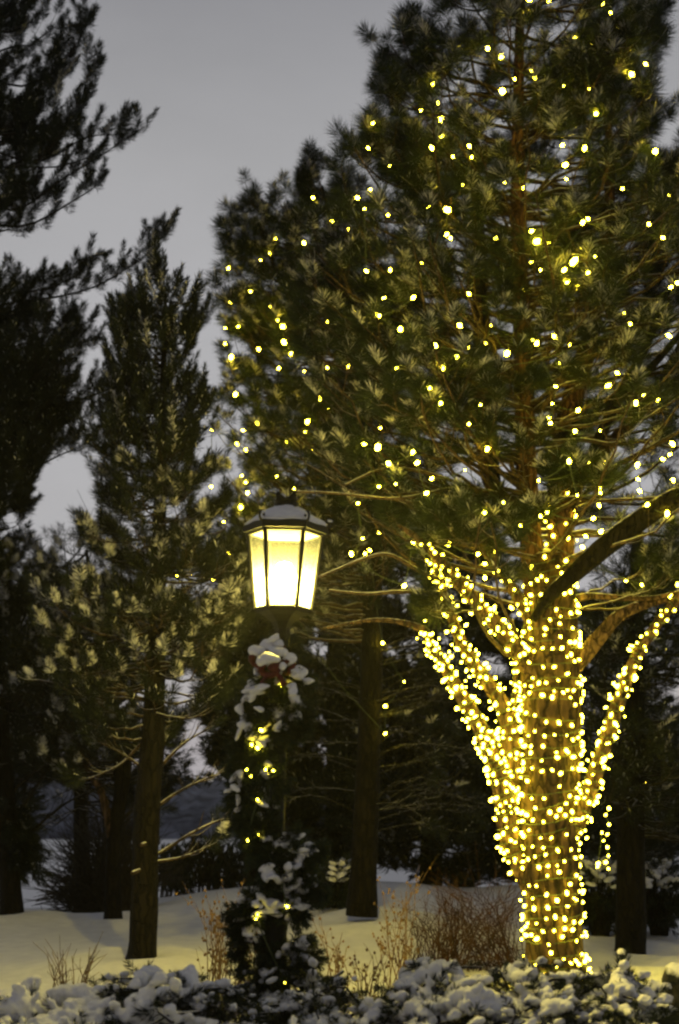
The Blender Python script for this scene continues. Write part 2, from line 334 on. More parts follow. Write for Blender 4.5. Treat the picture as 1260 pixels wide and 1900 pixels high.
class Crown:
    def __init__(s): s.mb = MB(); s.snow = MB(); s.tp = []; s.td = []; s.heavy = []
    def branch(s, q, r0, r1, nb, ll, upt=.7, s0=.35, tuft_gap=.22, m=1, bare=0, hv=0):
        k = len(q); tube(s.mb, q, np.linspace(r0, r1, k), 5, m, 0, True)
        tt = nrm(np.gradient(q, axis=0)); up = np.array([0, 0, 1.])
        s.tp.append(q[-1]); s.td.append(nrm(tt[-1]+up*upt*.6)); s.heavy.append(hv)
        for b in range(nb):
            f = s0+(1-s0)*(b+.5*random.random())/max(nb, 1); x = f*(k-1); i0 = min(int(x), k-2)
            p = q[i0]+(q[i0+1]-q[i0])*(x-i0); t = tt[i0]
            sd_ = nrm(np.cross(t, up))*(1 if b % 2 else -1)
            dr = nrm(t*random.uniform(.4, 1)+sd_*random.uniform(.4, 1.0)+up*random.uniform(-.1, .5))
            le = ll*random.uniform(.5, 1.15)*(1.15-.55*f)
            e = p+dr*le+up*le*.18
            mm = p+dr*le*.55-up*le*.05
            qq = catmull([p, mm, e], 2); tube(s.mb, qq, np.linspace(max(r1*.9, .004), .0035, len(qq)), 4, m, 0, False)
            if random.random() < bare: continue
            ed = nrm(dr*.6+up*upt)
            s.tp.append(e); s.td.append(ed); s.heavy.append(hv)
            ng = int(le/tuft_gap)
            for g in range(ng):
                ff = .35+.6*(g+random.random())/max(ng, 1); pp = p+(e-p)*ff
                s2 = nrm(np.cross(dr, up))*random.choice((-1, 1)); d2 = nrm(dr*.5+s2*random.uniform(.2, .8)+up*random.uniform(.1, .8)*upt)
                pe = pp+d2*tuft_gap*.5
                tube(s.mb, np.array([pp, pe]), [.004, .003], 3, m, 0, False)
                s.tp.append(pe); s.td.append(d2); s.heavy.append(hv)
    def finish(s, parent, T, nm, bm, sm, hv_snow=0):
        tp = np.array(s.tp); td = np.array(s.td); hv = np.array(s.heavy)
        if PRUNE:
            px, py, f = proj(tp+td*T['L']*.7); keep = np.ones(len(tp), bool)
            for (bx, by, bd) in PRUNE:
                hit = ((px-bx)**2+(py-by)**2 < T.get('prune', 24)**2) & (f < bd+.1) & (np.random.rand(len(tp)) < .95)
                keep &= ~hit
            tp, td, hv = tp[keep], td[keep], hv[keep]
        L = T['L']*(.7+.6*np.random.rand(len(tp)))
        needles(s.mb, tp-td*L[:, None]*.35, td, L, T['n'], T['nl'], T['a0'], T['a1'], T['w'], 0, s.snow, T['snow'], 0)
        if hv.any():
            k_ = np.random.rand(len(tp)) < hv
            k_ &= (td[:, 2] > -.2); q_ = tp[k_]; d_ = nrm(td[k_]*.7+np.array([0, 0, .8])); T_ = len(q_)
            if T_:
                needles(s.snow, q_+np.array([0, 0, .01]), d_, np.full(T_, .11), 150, .08, 1.25, .45, .0080)
        c = s.mb.build('crown', [nm, bm], parent, True)
        if s.snow.n: s.snow.build('snow_cover', sm, c, True)
        return c
def fill(cr, trunk3, axis, D, poly, ntip, rise=(.15, .5), ll=.45, nb=(5, 9), upt=.7, s0=.3, gap=.22, thin=None, depth=1.0, hvf=None, maxR=2.6, r0=.015):
    ymin = min(p[1] for p in poly); ymax = max(p[1] for p in poly); x0 = min(p[0] for p in poly); x1 = max(p[0] for p in poly)
    c = 0; tries = 0
    zt = trunk3[:, 2]
    while c < ntip and tries < 60*ntip:
        tries += 1
        px = random.uniform(x0, x1); py = random.uniform(ymin, ymax)
        if not inside(poly, px, py): continue
        if thin and random.random() > thin(px, py): continue
        ax = axis_x(axis, py); R = crown_R(poly, axis, py); dx = px-ax
        dep = math.sqrt(max(R*R-dx*dx, 0))*D/F; dep = min(dep, maxR)
        dy = random.uniform(-1, 1)*dep*depth
        tip = P(px, py, D+dy)
        hd = math.hypot(tip[0]-np.interp(tip[2], zt, trunk3[:, 0]), dy)
        z0 = tip[2]-hd*random.uniform(*rise)
        z0 = min(max(z0, zt[0]+.6), zt[-1]-.05)
        p0 = np.array([np.interp(z0, zt, trunk3[:, 0]), np.interp(z0, zt, trunk3[:, 1]), z0])
        L = np.linalg.norm(tip-p0)
        if L < .15: continue
        q = branch_path(p0, tip)
        hv = hvf(px, py) if hvf else 0
        cr.branch(q, r0*L**.7+.004, .006, random.randint(*nb), ll*min(1, .5+L*.35), upt, s0, gap, 1, 0, hv)
        c += 1
LONG = dict(L=.11, n=190, nl=.17, a0=1.5, a1=.45, w=.0042, snow=.36)
BRUSH = dict(L=.40, n=230, nl=.13, a0=1.1, a1=.4, w=.0075, snow=.04)
SHORT = dict(L=.22, n=130, nl=.13, a0=1.1, a1=.4, w=.0058, snow=.07)

# bulbs: final 3-D places for the crown strings (needed before the needles grow)
T2D = 13.6; T5D = 18.0
AX2 = [(1035,1830),(1020,1400),(1005,1000),(985,700),(975,400),(970,0),(975,-200)]
POLY2 = [(870,-160),(838,0),(718,58),(700,165),(645,215),(635,300),(620,400),(560,480),(540,600),(545,760),(560,880),(680,950),(820,985),(930,1000),(1060,1000),(1180,940),(1290,990),(1420,900),(1420,350),(1270,230),(1215,130),(1220,0),(1180,-160)]
AX5 = [(672,1700),(688,1300),(680,900),(645,600),(605,400),(592,300)]
POLY5 = [(588,300),(640,350),(690,500),(720,700),(740,900),(730,1080),(640,1150),(540,1140),(450,1120),(400,1000),(405,880),(415,700),(405,580),(428,450),(450,375),(485,362),(530,420),(560,340)]
def crown_pt(px, py, poly, axis, D, lo=.35, hi=.85, mx=1.7):
    R = crown_R(poly, axis, py); dx = px-axis_x(axis, py); dep = min(math.sqrt(max(R*R-dx*dx, 400))*D/F, mx)
    d = D-dep*random.uniform(lo, hi); PRUNE.append((px, py, d)); return P(px, py, d)
def extra(n, poly, x0, x1, y0, y1):
    o = []
    while len(o) < n:
        x, y = random.uniform(x0, x1), random.uniform(y0, y1)
        if inside(poly, x, y): o.append((x, y, 0))
    return o
BIG['upper'] += extra(6, POLY2, 640, 1260, 250, 520); BIG['middle'] += extra(16, POLY2, 620, 1260, 520, 800); BIG['lower'] += extra(12, POLY2, 640, 1260, 800, 1000)
MIDL['top'] += extra(10, POLY5, 400, 700, 300, 740); MIDL['low'] += extra(14, POLY5, 380, 720, 740, 1100)
BULBS = {}
for k_, v_ in BIG.items(): BULBS['big_'+k_] = [(crown_pt(x, y, POLY2, AX2, T2D), s) for x, y, s in v_]
for k_, v_ in MIDL.items(): BULBS['mid_'+k_] = [(crown_pt(x, y, POLY5, AX5, T5D, .4, .9, 1.3), s) for x, y, s in v_]

# ---- the big lit pine
base2 = P(1035, 1830, T2D); base2[2] = gz(base2[0], base2[1])
t2 = empty('pine_tree', base2, 'tallest snowy pine with several stems, trunk and forks wrapped densely in warm lights', 'tree', 'pine trees')
STEM = {}
def st2(key, name, path, mat='bark_lit', n=16, wob=.06):
    k_ = {'S1': .64, 'S1b': .64, 'S2': .68, 'S1c': .7, 'S3': .7, 'S6': .72}.get(key, 1)
    STEM[key] = build_stem(name, [(t_[0], t_[1], t_[2]*k_, *t_[3:]) for t_ in path], T2D, M[mat], t2, n, wob)
st2('S0', 'trunk', [(1036,1870,124),(1033,1800,108),(1026,1700,100),(1020,1600,104),(1018,1500,108),(1022,1400,106),(1022,1300,108),(1022,1200,104),(1022,1120,92),(1020,1060,80),(1018,1030,66)], 'bark_trunk_dim', n=24, wob=.11)
st2('L1', 'stem', [(1000,1120,56,.05),(985,1000,44,.05),(976,850,40,.05),(971,650,38),(962,430,32),(962,200,24),(968,-120,12)], 'bark_red')
st2('L2', 'stem', [(1038,1120,60),(1040,1000,52),(1040,860,46,.05),(1066,730,42,.1),(1100,600,32,.1),(1130,400,22,.1),(1125,100,12,.1)], 'bark_red')
st2('S1', 'stem', [(985,1660,40),(948,1560,60,-.03),(930,1450,58,-.08),(898,1365,46,-.12),(842,1265,38,-.2),(800,1195,30,-.25),(778,1165,22,-.3),(700,1150,12,-.35),(600,1166,7,-.4)])
st2('S1b', 'stem', [(940,1530,50,-.02),(948,1400,58,-.02),(938,1320,50,-.02),(905,1268,42,-.05),(866,1212,36,-.08),(836,1140,30,-.1),(812,1070,24,-.1),(800,1040,18,-.1)])
st2('S1c', 'limb', [(950,1320,18,-.05),(957,1270,15,-.06),(955,1215,12,-.06),(950,1150,9,-.05)])
st2('S2', 'stem', [(985,1250,44,-.1),(955,1200,46,-.14),(905,1140,40,-.2),(850,1080,34,-.26),(815,1040,28,-.3),(783,1005,22,-.33),(740,975,10,-.35)])
st2('S3', 'limb', [(995,1170,34,-.06),(958,1105,30,-.1),(925,1050,26,-.14),(895,1020,20,-.18),(860,985,10,-.2)])
st2('S4', 'limb', [(988,1150,14,-.25),(1020,1105,26,-.32),(1060,1070,32,-.4),(1130,1008,42,-.5),(1200,956,40,-.6),(1260,920,36,-.7),(1340,875,26,-.8)], 'bark')
st2('S5', 'limb', [(1065,1235,34,-.05),(1085,1215,32,-.1),(1115,1178,28,-.15),(1150,1142,23,-.2),(1200,1120,19,-.2),(1260,1105,15,-.2),(1340,1080,10,-.2)])
st2('S6', 'stem', [(1030,1610,40),(1058,1555,46,-.05),(1082,1500,42,-.1),(1112,1415,40,-.16),(1145,1310,36,-.24),(1176,1230,32,-.3),(1215,1165,27,-.36),(1262,1108,22,-.4),(1330,1040,14,-.4)])
st2('S7', 'limb', [(1060,1112,16,.0),(1100,1106,13,-.1),(1160,1110,11,-.2),(1220,1108,8,-.3),(1290,1090,6,-.4)])
st2('S8', 'limb', [(965,1000,26,.0),(930,950,22,-.1),(916,860,21,-.2),(909,740,20,-.25),(905,620,15,-.3),(890,480,9,-.3)], 'bark')
st2('S9', 'limb', [(955,960,34,.25),(905,870,34,.4),(893,700,32,.5),(889,480,28,.5),(880,250,16,.5)], 'bark_red')
st2('S10', 'limb', [(1050,960,18,.0),(1095,850,21,-.1),(1135,765,21,-.2),(1172,690,18,-.3),(1205,630,14,-.4),(1240,540,8,-.4)], 'bark')
st2('S11', 'limb', [(1000,880,24,.05),(1040,815,24,.0),(1095,775,22,-.1),(1150,735,20,-.2),(1200,690,16,-.3),(1280,600,10,-.4)], 'bark')
st2('S12', 'limb', [(1040,940,26,.15),(1110,850,26,.3),(1190,760,24,.5),(1250,670,20,.6),(1300,560,12,.7)], 'bark_red')
for pa in ([(820,1078,9,-.15),(770,1055,8,-.2),(725,1030,8,-.3),(680,1035,7,-.35),(590,1072,4,-.4)],
           [(815,1100,9,-.15),(740,1098,8,-.25),(680,1102,7,-.35),(610,1095,4,-.4)],
           [(985,990,10,-.1),(900,920,9,-.25),(800,880,8,-.4),(715,870,6,-.5),(640,900,4,-.6)],
           [(980,930,10,-.1),(860,905,8,-.3),(740,925,7,-.5),(620,915,5,-.6),(545,912,3,-.6)],
           [(985,760,10,-.1),(930,742,9,-.4),(860,700,8,-.7),(820,715,6,-.8)],
           [(980,720,10,-.1),(905,690,9,-.4),(850,650,7,-.7),(790,620,5,-.8)],
           [(1005,760,10,-.2),(1040,710,12,-.4),(1075,670,10,-.6),(1130,650,6,-.8)],
           [(1110,880,10,-.2),(1150,860,12,-.4),(1200,835,11,-.6),(1280,790,7,-.8)],
           [(1180,705,9,.2),(1220,692,9,.2),(1290,688,7,.2)],
           [(1170,770,8,-.2),(1220,765,8,-.2),(1290,780,5,-.2)]):
    build_stem('limb', [(x, y, max(w_, 5), d) for x, y, w_, d in pa], T2D, M['twig'], t2, 8, .05)
cr = Crown()
L1 = STEM['L1'][0]; trunk2 = np.vstack([STEM['S0'][0][::2], L1[6:]]); trunk2 = trunk2[np.argsort(trunk2[:, 2])]
def thin2(px, py):
    if py > 560 and 840 < px < 1140: return .32
    if 380 < py < 560 and 900 < px < 1120: return 1
    if py > 640 and px > 1060: return .35
    if py > 760 and px < 860: return .5
    return 1
fill(cr, trunk2, AX2, T2D, POLY2, 285, (.2, .75), .55, (4, 6), .8, .45, .34, thin2, 1.0, None, 1.8)
def near_edge(poly):
    def f(px, py):
        q = [x for x in scan(poly, py)]; return 1 if q and min(abs(px-x) for x in q) < 60 else .0
    return f
fill(cr, trunk2, AX2, T2D, POLY2, 60, (.1, .45), .5, (5, 7), .9, .5, .3, near_edge(POLY2), .35, None, 1.2)
# a few boughs that hang low in front of the forks, and the lit fan at the right edge
for (sx_, sy_, sd_), (ex, ey, ed) in ((((985,960,-.1)),(830,1000,-.8)),((1000,930,-.1),(960,965,-1.0)),((1010,900,-.1),(1060,890,-1.0)),((970,940,-.1),(800,960,-.9)),
        ((1060,1110,0),(1240,1020,-.4)),((1060,1130,0),(1250,1070,-.3)),((1080,1130,.2),(1220,1110,.2)),((960,1080,.1),(880,990,-.7)),((900,1130,-.2),(790,1130,-.5)),
        ((1000,800,0),(930,690,-1.2)),((1010,820,0),(1010,610,-1.3)),((1030,760,0),(1140,600,-1.3)),((1000,760,0),(760,690,-1.3)),((1000,800,0),(700,740,-1.3)),((985,860,0),(1090,890,-1.1))):
    q = branch_path(P(sx_, sy_, T2D+sd_), P(ex, ey, T2D+ed), .1); cr.branch(q, .014, .006, 8, .34, .6, .5, .2)
cr.finish(t2, LONG, M['needle'], M['twig'], M['dust'])

# ---- the middle pine behind the lantern
b5 = P(672, 1692, T5D)
t5 = empty('pine_tree', (b5[0], b5[1], gz(b5[0], b5[1])), 'broad pine with scattered warm lights behind the lantern, bare lower trunk', 'tree', 'pine trees')
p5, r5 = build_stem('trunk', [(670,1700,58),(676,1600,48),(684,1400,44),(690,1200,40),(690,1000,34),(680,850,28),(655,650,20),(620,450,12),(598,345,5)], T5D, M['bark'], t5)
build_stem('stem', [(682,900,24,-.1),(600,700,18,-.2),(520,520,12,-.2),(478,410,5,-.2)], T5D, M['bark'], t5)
cr = Crown(); tr5 = p5[np.argsort(p5[:, 2])]
fill(cr, tr5, AX5, T5D, POLY5, 190, (.05, .5), .55, (4, 6), .8, .4, .42, lambda x, y: 1 if y < 900 else .8, 1.0, lambda x, y: random.choice((0, 0, .1, .6)) if y > 860 and x < 640 else 0, 1.5)
fill(cr, tr5, AX5, T5D, POLY5, 55, (.1, .5), .5, (5, 7), .9, .5, .3, near_edge(POLY5), .35, None, 1.0)
cr.finish(t5, dict(LONG, n=150, w=.0052), M['needle'], M['twig'], M['dust']); cr = Crown()
for k_ in range(52):       # bare drooping lower twigs
    y0 = random.uniform(1180, 1560); sg = random.choice((-1, 1, 1)); ln_ = random.uniform(90, 240)
    dd = random.uniform(-1, 1); q = catmull([P(684, y0, T5D), P(684+sg*ln_*.5, y0-random.uniform(0, 50), T5D+dd*.5), P(684+sg*ln_, y0-random.uniform(-50, 60), T5D+dd)], 4)
    cr.branch(q, .008, .0035, random.randint(4, 9), .5, .0, .3, .5, 1, .93)
cr.finish(t5, dict(LONG, n=90, w=.0052), M['needle_dark'], M['twig_dark'], M['dust'])

# ---- left tall pine (trunk at the left edge)
D1 = 20.0
b1 = P(10, 1705, D1)
t1_ = empty('pine_tree', (b1[0], b1[1], gz(b1[0], b1[1])), 'tall dark pine at the left edge with long upswept branches against the sky', 'tree', 'pine trees')
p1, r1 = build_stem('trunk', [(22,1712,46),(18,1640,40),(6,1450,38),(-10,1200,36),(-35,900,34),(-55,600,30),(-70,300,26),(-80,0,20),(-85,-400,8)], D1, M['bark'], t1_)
AX1 = [(18,1700),(-10,1200),(-35,900),(-55,600),(-70,300),(-80,0),(-85,-400)]
cr = Crown(); tr1 = p1[np.argsort(p1[:, 2])]
def hand(cr, pts, D, r0, nb, ll, upt, s0=.25, gap=.25, hv=0, bare=0):
    q = catmull([P(a, b, D+(c[0] if c else 0)) for a, b, *c in pts], 4)
    cr.branch(q, r0, .007, nb, ll, upt, s0, gap, 1, bare, hv)
for pts, nb, ll in (
    ([(-80,330),(20,390),(120,330),(200,280),(268,235)], 12, .38), ([(-80,400),(40,420),(140,370),(185,340)], 9, .3), ([(-70,200),(60,270),(150,200),(180,110)], 12, .4),
    ([(-75,120),(40,160),(120,110),(165,40)], 13, .4), ([(-78,40),(20,60),(50,20),(70,-40)], 10, .35), ([(-75,250),(60,300),(160,255),(225,250)], 12, .35),
    ([(-70,300),(30,250),(90,160),(110,90)], 11, .4), ([(-70,480),(0,430),(45,430)], 6, .25), ([(-65,330),(0,310),(100,310),(170,290)], 11, .35),
    ([(-60,620),(0,568),(100,552),(180,530),(262,480),(302,440)], 22, .36), ([(-60,600),(0,548),(90,535),(160,500)], 12, .33),
    ([(-60,720),(20,640),(100,610),(160,600)], 12, .4), ([(-50,800),(40,720),(120,650),(150,640)], 12, .45),
    ([(-45,800),(0,767),(135,745),(204,720),(263,683),(328,628),(383,588)], 18, .36), ([(-40,900),(40,880),(110,845),(150,830)], 10, .4),
    ([(-40,850),(30,800),(90,790),(170,770)], 12, .4)):
    hand(cr, [(a, b, random.uniform(-.5, .5)*i_/5) for i_, (a, b) in enumerate(pts)], D1, .026, nb, ll, 1.1, .2, .2)
POLY1 = [(-200,-420),(20,-420),(70,-100),(60,40),(130,40),(140,200),(190,260),(130,330),(40,390),(-20,440),(-60,500),(-60,540),(20,560),(120,640),(130,720),(110,800),(60,860),(20,940),(30,1100),(60,1250),(40,1400),(-60,1420),(-250,1300),(-280,600)]
fill(cr, tr1, AX1, D1, POLY1, 260, (.2, .6), .6, (5, 9), 1.1, .35, .28, None, 1, None, 2.2)
for pts in ([(12,1575),(60,1540),(120,1492),(170,1468),(230,1440)], [(10,1480),(70,1430),(140,1400),(190,1340)], [(6,1540),(40,1500),(90,1420),(110,1340)], [(0,1400),(60,1360),(130,1350)], [(0,1330),(80,1290),(150,1240)]):
    hand(cr, [(a, b, random.uniform(-.4, .4)*i_/3) for i_, (a, b) in enumerate(pts)], D1, .028, 12, .6, .2, .2, .4, 0, .9)
POLY1b = [(-60,545),(30,575),(120,620),(165,700),(120,740),(160,800),(120,850),(70,880),(60,960),(-60,980)]
fill(cr, tr1, AX1, D1, POLY1b, 42, (.1, .4), .5, (5, 8), 1.1, .4, .28, None, .8, None, 1.6)
for k_ in range(14):
    x0_ = random.uniform(15, 62); y0_ = random.uniform(1545, 1615)
    hand(cr, [(8,1500+random.uniform(-40,20)),((x0_)*.6,y0_-50),(x0_,y0_)], D1, .012, 5, .25, .1, .4)
cr.finish(t1_, BRUSH, M['needle_dark'], M['twig_dark'], M['dust'])

# ---- narrow pine left of the lantern (trunk in front on the mound)
D3 = 15.0
b3 = P(264, 1782, D3)
t3 = empty('pine_tree', (b3[0], b3[1], gz(b3[0], b3[1])), 'pine with straight bare trunk left of the lantern, snow clumps on its middle branches', 'tree', 'pine trees')
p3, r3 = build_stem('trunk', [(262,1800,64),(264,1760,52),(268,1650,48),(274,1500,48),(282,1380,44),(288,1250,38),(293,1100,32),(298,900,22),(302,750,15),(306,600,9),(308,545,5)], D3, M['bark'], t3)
AX3 = [(264,1780),(288,1250),(293,1100),(298,900),(302,750),(306,600),(310,415)]
POLY3a = [(310,440),(335,510),(370,540),(380,600),(362,660),(385,740),(390,860),(200,860),(150,810),(195,740),(190,660),(205,590),(250,545),(295,470)]
POLY3b = [(240,850),(360,860),(410,900),(430,1000),(455,1090),(445,1250),(415,1350),(300,1400),(200,1380),(110,1310),(90,1180),(60,1080),(130,1050),(180,960),(190,880)]
cr = Crown(); tr3 = p3[np.argsort(p3[:, 2])]
fill(cr, tr3, AX3, D3, POLY3a, 100, (.1, .6), .36, (3, 5), 1.2, .45, .5, None, 1, None, 1.0)
cr.finish(t3, dict(L=.30, n=150, nl=.10, a0=.95, a1=.35, w=.0065, snow=.08), M['needle_dark'], M['twig_dark'], M['dust'])
cr = Crown()
fill(cr, tr3, AX3, D3, POLY3b, 140, (-.05, .3), .45, (4, 6), .7, .4, .36, lambda x, y: 1 if y < 1300 else .5, 1, lambda x, y: random.choice((0, .1, .1, .5, .9)) if 840 < y < 1280 else .05, 1.4)
for pts in ([(280,1592),(320,1568),(352,1548),(400,1525),(440,1520),(475,1530)], [(282,1600),(340,1590),(400,1565)], [(286,1500),(330,1470),(370,1450),(420,1430)], [(284,1440),(230,1400),(180,1375)],
            [(288,1310),(250,1290),(220,1270),(175,1265)], [(286,1300),(180,1280),(60,1260)], [(288,1230),(200,1235),(120,1215)], [(288,1180),(360,1150),(400,1130)], [(290,1430),(340,1380),(390,1350)], [(280,1360),(220,1420),(150,1450)]):
    hand(cr, [(a, b, random.uniform(-.3, .3)*i_/3) for i_, (a, b) in enumerate(pts)], D3, .02, 9, .4, .2, .35, .4, .2, .85)
for pts in ([(280,1562),(262,1568)], [(278,1608),(245,1620)]):
    build_stem('limb', [(a, b, 8, -.2*i_) for i_, (a, b) in enumerate(pts)], D3, M['twig'], t3, 7)
cr.finish(t3, dict(SHORT, n=140), M['needle_dark'], M['twig'], M['dust'])

# ---- small pine behind it, forked stem
D4 = 20.0
b4 = P(209, 1712, D4)
t4 = empty('pine_tree', (b4[0], b4[1], gz(b4[0], b4[1])), 'slender forked dark pine between the left edge tree and the front left trunk', 'tree', 'pine trees')
p4, r4 = build_stem('trunk', [(210,1720,36),(209,1640,28),(212,1560,26),(222,1450,22),(205,1300,20),(180,1150,14),(160,1020,6)], D4, M['bark'], t4)
build_stem('stem', [(210,1580,18),(203,1530,16),(188,1470,14),(160,1420,12),(130,1330,8)], D4, M['bark_lit'], t4)
build_stem('stem', [(214,1560,16),(236,1440,14),(246,1300,12),(250,1150,6)], D4, M['bark'], t4)
cr = Crown(); tr4 = p4[np.argsort(p4[:, 2])]
fill(cr, tr4, [(210,1710),(215,1500),(205,1300),(180,1150),(160,1000)], D4, [(70,1000),(190,990),(250,1150),(250,1330),(190,1400),(60,1420),(-30,1380),(-40,1150),(10,1020)], 85, (.0, .4), .5, (4, 8), .7, .35, .25, None, 1, lambda x, y: .15, 1.5)
for k_ in range(30):
    y0 = random.uniform(1300, 1540); sg = random.choice((-1, 1)); ln_ = random.uniform(60, 150)
    hand(cr, [(215, y0), (215+sg*ln_*.5, y0-30), (215+sg*ln_, y0-random.uniform(-10, 70))], D4, .012, 7, .4, .2, .3, .4, 0, .75)
cr.finish(t4, dict(SHORT, L=.24, nl=.11, n=65), M['needle_dark'], M['twig_dark'], M['dust'])

# ---- right dark pine
D7 = 16.2
b7 = P(1170, 1762, D7)
t7 = empty('pine_tree', (b7[0], b7[1], gz(b7[0], b7[1])), 'dark unlit pine with straight thick trunk right of the light wrapped tree', 'tree', 'pine trees')
p7, r7 = build_stem('trunk', [(1170,1775,58),(1170,1700,55),(1171,1500,50),(1175,1300,42),(1180,1100,30),(1186,950,16)], D7, M['bark'], t7)
cr = Crown(); tr7 = p7[np.argsort(p7[:, 2])]
fill(cr, tr7, [(1170,1760),(1175,1300),(1180,1100),(1186,900)], D7, [(1190,980),(1270,1000),(1390,1060),(1430,1400),(1380,1560),(1240,1560),(1200,1500),(1110,1540),(1080,1400),(1090,1200),(1120,1060)], 110, (-.2, .3), .5, (5, 8), .5, .35, .24, None, 1, None, 2.0)
cr.finish(t7, dict(SHORT, nl=.12, n=65, snow=.12), M['needle_dark'], M['twig_dark'], M['dust'])

# ---- dark trees farther back
def back_tree(label, D, base, axis, poly, n, hv=0):
    b = P(*base, D); t = empty('pine_tree', (b[0], b[1], gz(b[0], b[1])), label, 'tree', 'pine trees')
    pts = [(x, y, w_) for x, y, w_ in axis]
    b_low = proj(np.array([b[0], b[1], gz(b[0], b[1])-.1])); pts = [(b_low[0], b_low[1], axis[0][2]*1.2)]+pts
    p_, r_ = build_stem('trunk', pts, D, M['bark'], t, 10)
    cr = Crown(); tr = p_[np.argsort(p_[:, 2])]
    fill(cr, tr, [(x, y) for x, y, _ in pts], D, poly, n, (-.3, .3), .7, (4, 8), .4, .3, .32, None, 1, None, 2.5)
    cr.finish(t, dict(L=.34, n=60, nl=.2, a0=1.1, a1=.4, w=.022, snow=.05), M['needle_dark'], M['twig_dark'], M['dust'])
back_tree('dark dense pine far behind the rust coloured bush, between both light hung trees', 25.5, (800,1640), [(800,1600,40),(800,1300,32),(795,1000,20),(790,820,6)], [(790,830),(900,940),(985,1120),(960,1480),(950,1640),(840,1650),(740,1640),(640,1580),(560,1530),(570,1300),(660,1050)], 190)
back_tree('dark pine far back, half hidden by the light wrapped trunk and its right limb', 26.5, (1060,1640), [(1060,1600,40),(1062,1300,30),(1064,1080,10)], [(1064,1060),(1140,1120),(1240,1300),(1330,1540),(1240,1640),(1060,1640),(920,1640),(900,1400),(960,1200)], 110)
back_tree('dark pine far back, just left of the lamp post', 27.0, (470,1640), [(470,1590,34),(472,1300,26),(480,950,6)], [(480,930),(540,1100),(590,1300),(580,1530),(480,1500),(420,1420),(380,1250),(430,1080)], 130)
back_tree('dark pine far back between the forked pine and the straight bare trunk', 27.5, (150,1640), [(150,1590,30),(150,1300,22),(150,1120,6)], [(150,1100),(230,1200),(330,1330),(330,1480),(200,1470),(60,1460),(-40,1440),(20,1250)], 80)
back_tree('dark pine far back behind the left edge tree', 28.5, (-60,1640), [(-60,1590,34),(-60,1200,26),(-50,900,6)], [(-50,880),(20,980),(70,1150),(90,1330),(60,1480),(-60,1520),(-200,1480),(-220,1200)], 70)
back_tree('dark pine far back, seen between lantern and tallest tree', 27.0, (620,1640), [(620,1590,34),(620,1200,26),(620,900,6)], [(620,880),(700,1000),(760,1250),(770,1630),(640,1650),(540,1640),(500,1250),(560,1000)], 90)
# thin bare young tree against the sky gap
bb = P(200, 1695, 23); tb = empty('bare_tree', (bb[0], bb[1], gz(bb[0], bb[1])-.05), 'thin leafless young tree with fine twigs against the pale sky gap at left', 'tree')
build_stem('trunk', [(200,1720,6),(190,1500,5),(160,1280,4),(130,1120,3),(118,1000,2)], 23, M['twig_dark'], tb, 6)
mb = MB()
for k_ in range(26):
    y0 = random.uniform(1050, 1300); sg = random.choice((-1, 1)); x0_ = 125+(y0-1100)*.17; ln_ = random.uniform(20, 80)
    q = catmull([P(x0_, y0, 23), P(x0_+sg*ln_*.6, y0-ln_*.7, 23+random.uniform(-.4, .4)), P(x0_+sg*ln_, y0-ln_*random.uniform(1.3, 2.4), 23+random.uniform(-.6, .6))], 4)
    tube(mb, q, np.linspace(.011, .004, len(q)), 4)
    for b in range(4):
        i_ = random.randint(2, len(q)-2); e = q[i_]+np.array([random.uniform(-.3, .3), random.uniform(-.3, .3), random.uniform(.2, .6)]); tube(mb, np.array([q[i_], e]), [.006, .003], 3)
mb.build('crown', M['twig_dark'], tb)

# ------------------------------------------------------------------ string lights
def bulb_mesh(name, mat, r):
    mb = MB(); v, f = ICO[1]
    v = v.copy(); v[:, 2] *= 1.35; mb.add(v*r, f)
    o = mb.build(name, mat); me = o.data; bpy.data.objects.remove(o); return me
BM = bulb_mesh('bulb', M['bulb'], .0125); BMC = bulb_mesh('bulb_crown', M['bulb_crown'], .0130); BMB = bulb_mesh('bulb_crown_big', M['bulb_crown'], .0215)
def light_string(label, pts, wirepts, group, sizes=None, small=None):
    c = np.mean(pts, 0); t = empty('string_lights', pts[0], label, 'string lights', group)
    mb = MB()
    for wp in wirepts: tube(mb, wp, .0045, 4)
    mb.build('wire', M['wire'], t)
    for i_, p in enumerate(pts):
        me = BM if sizes is None else (BMB if sizes[i_] else BMC)
        o = bpy.data.objects.new('bulb', me); COL.objects.link(o); o.parent = t
        o.location = Vector(p)-Vector(t.location); o.rotation_euler = (random.uniform(-1.2, 1.2), random.uniform(-1.2, 1.2), random.uniform(0, 6))
        s = random.choice((.65, .8, .95, 1, 1.2, 1.35)); o.scale = (s, s, s*random.uniform(.9, 1.3))
    return t
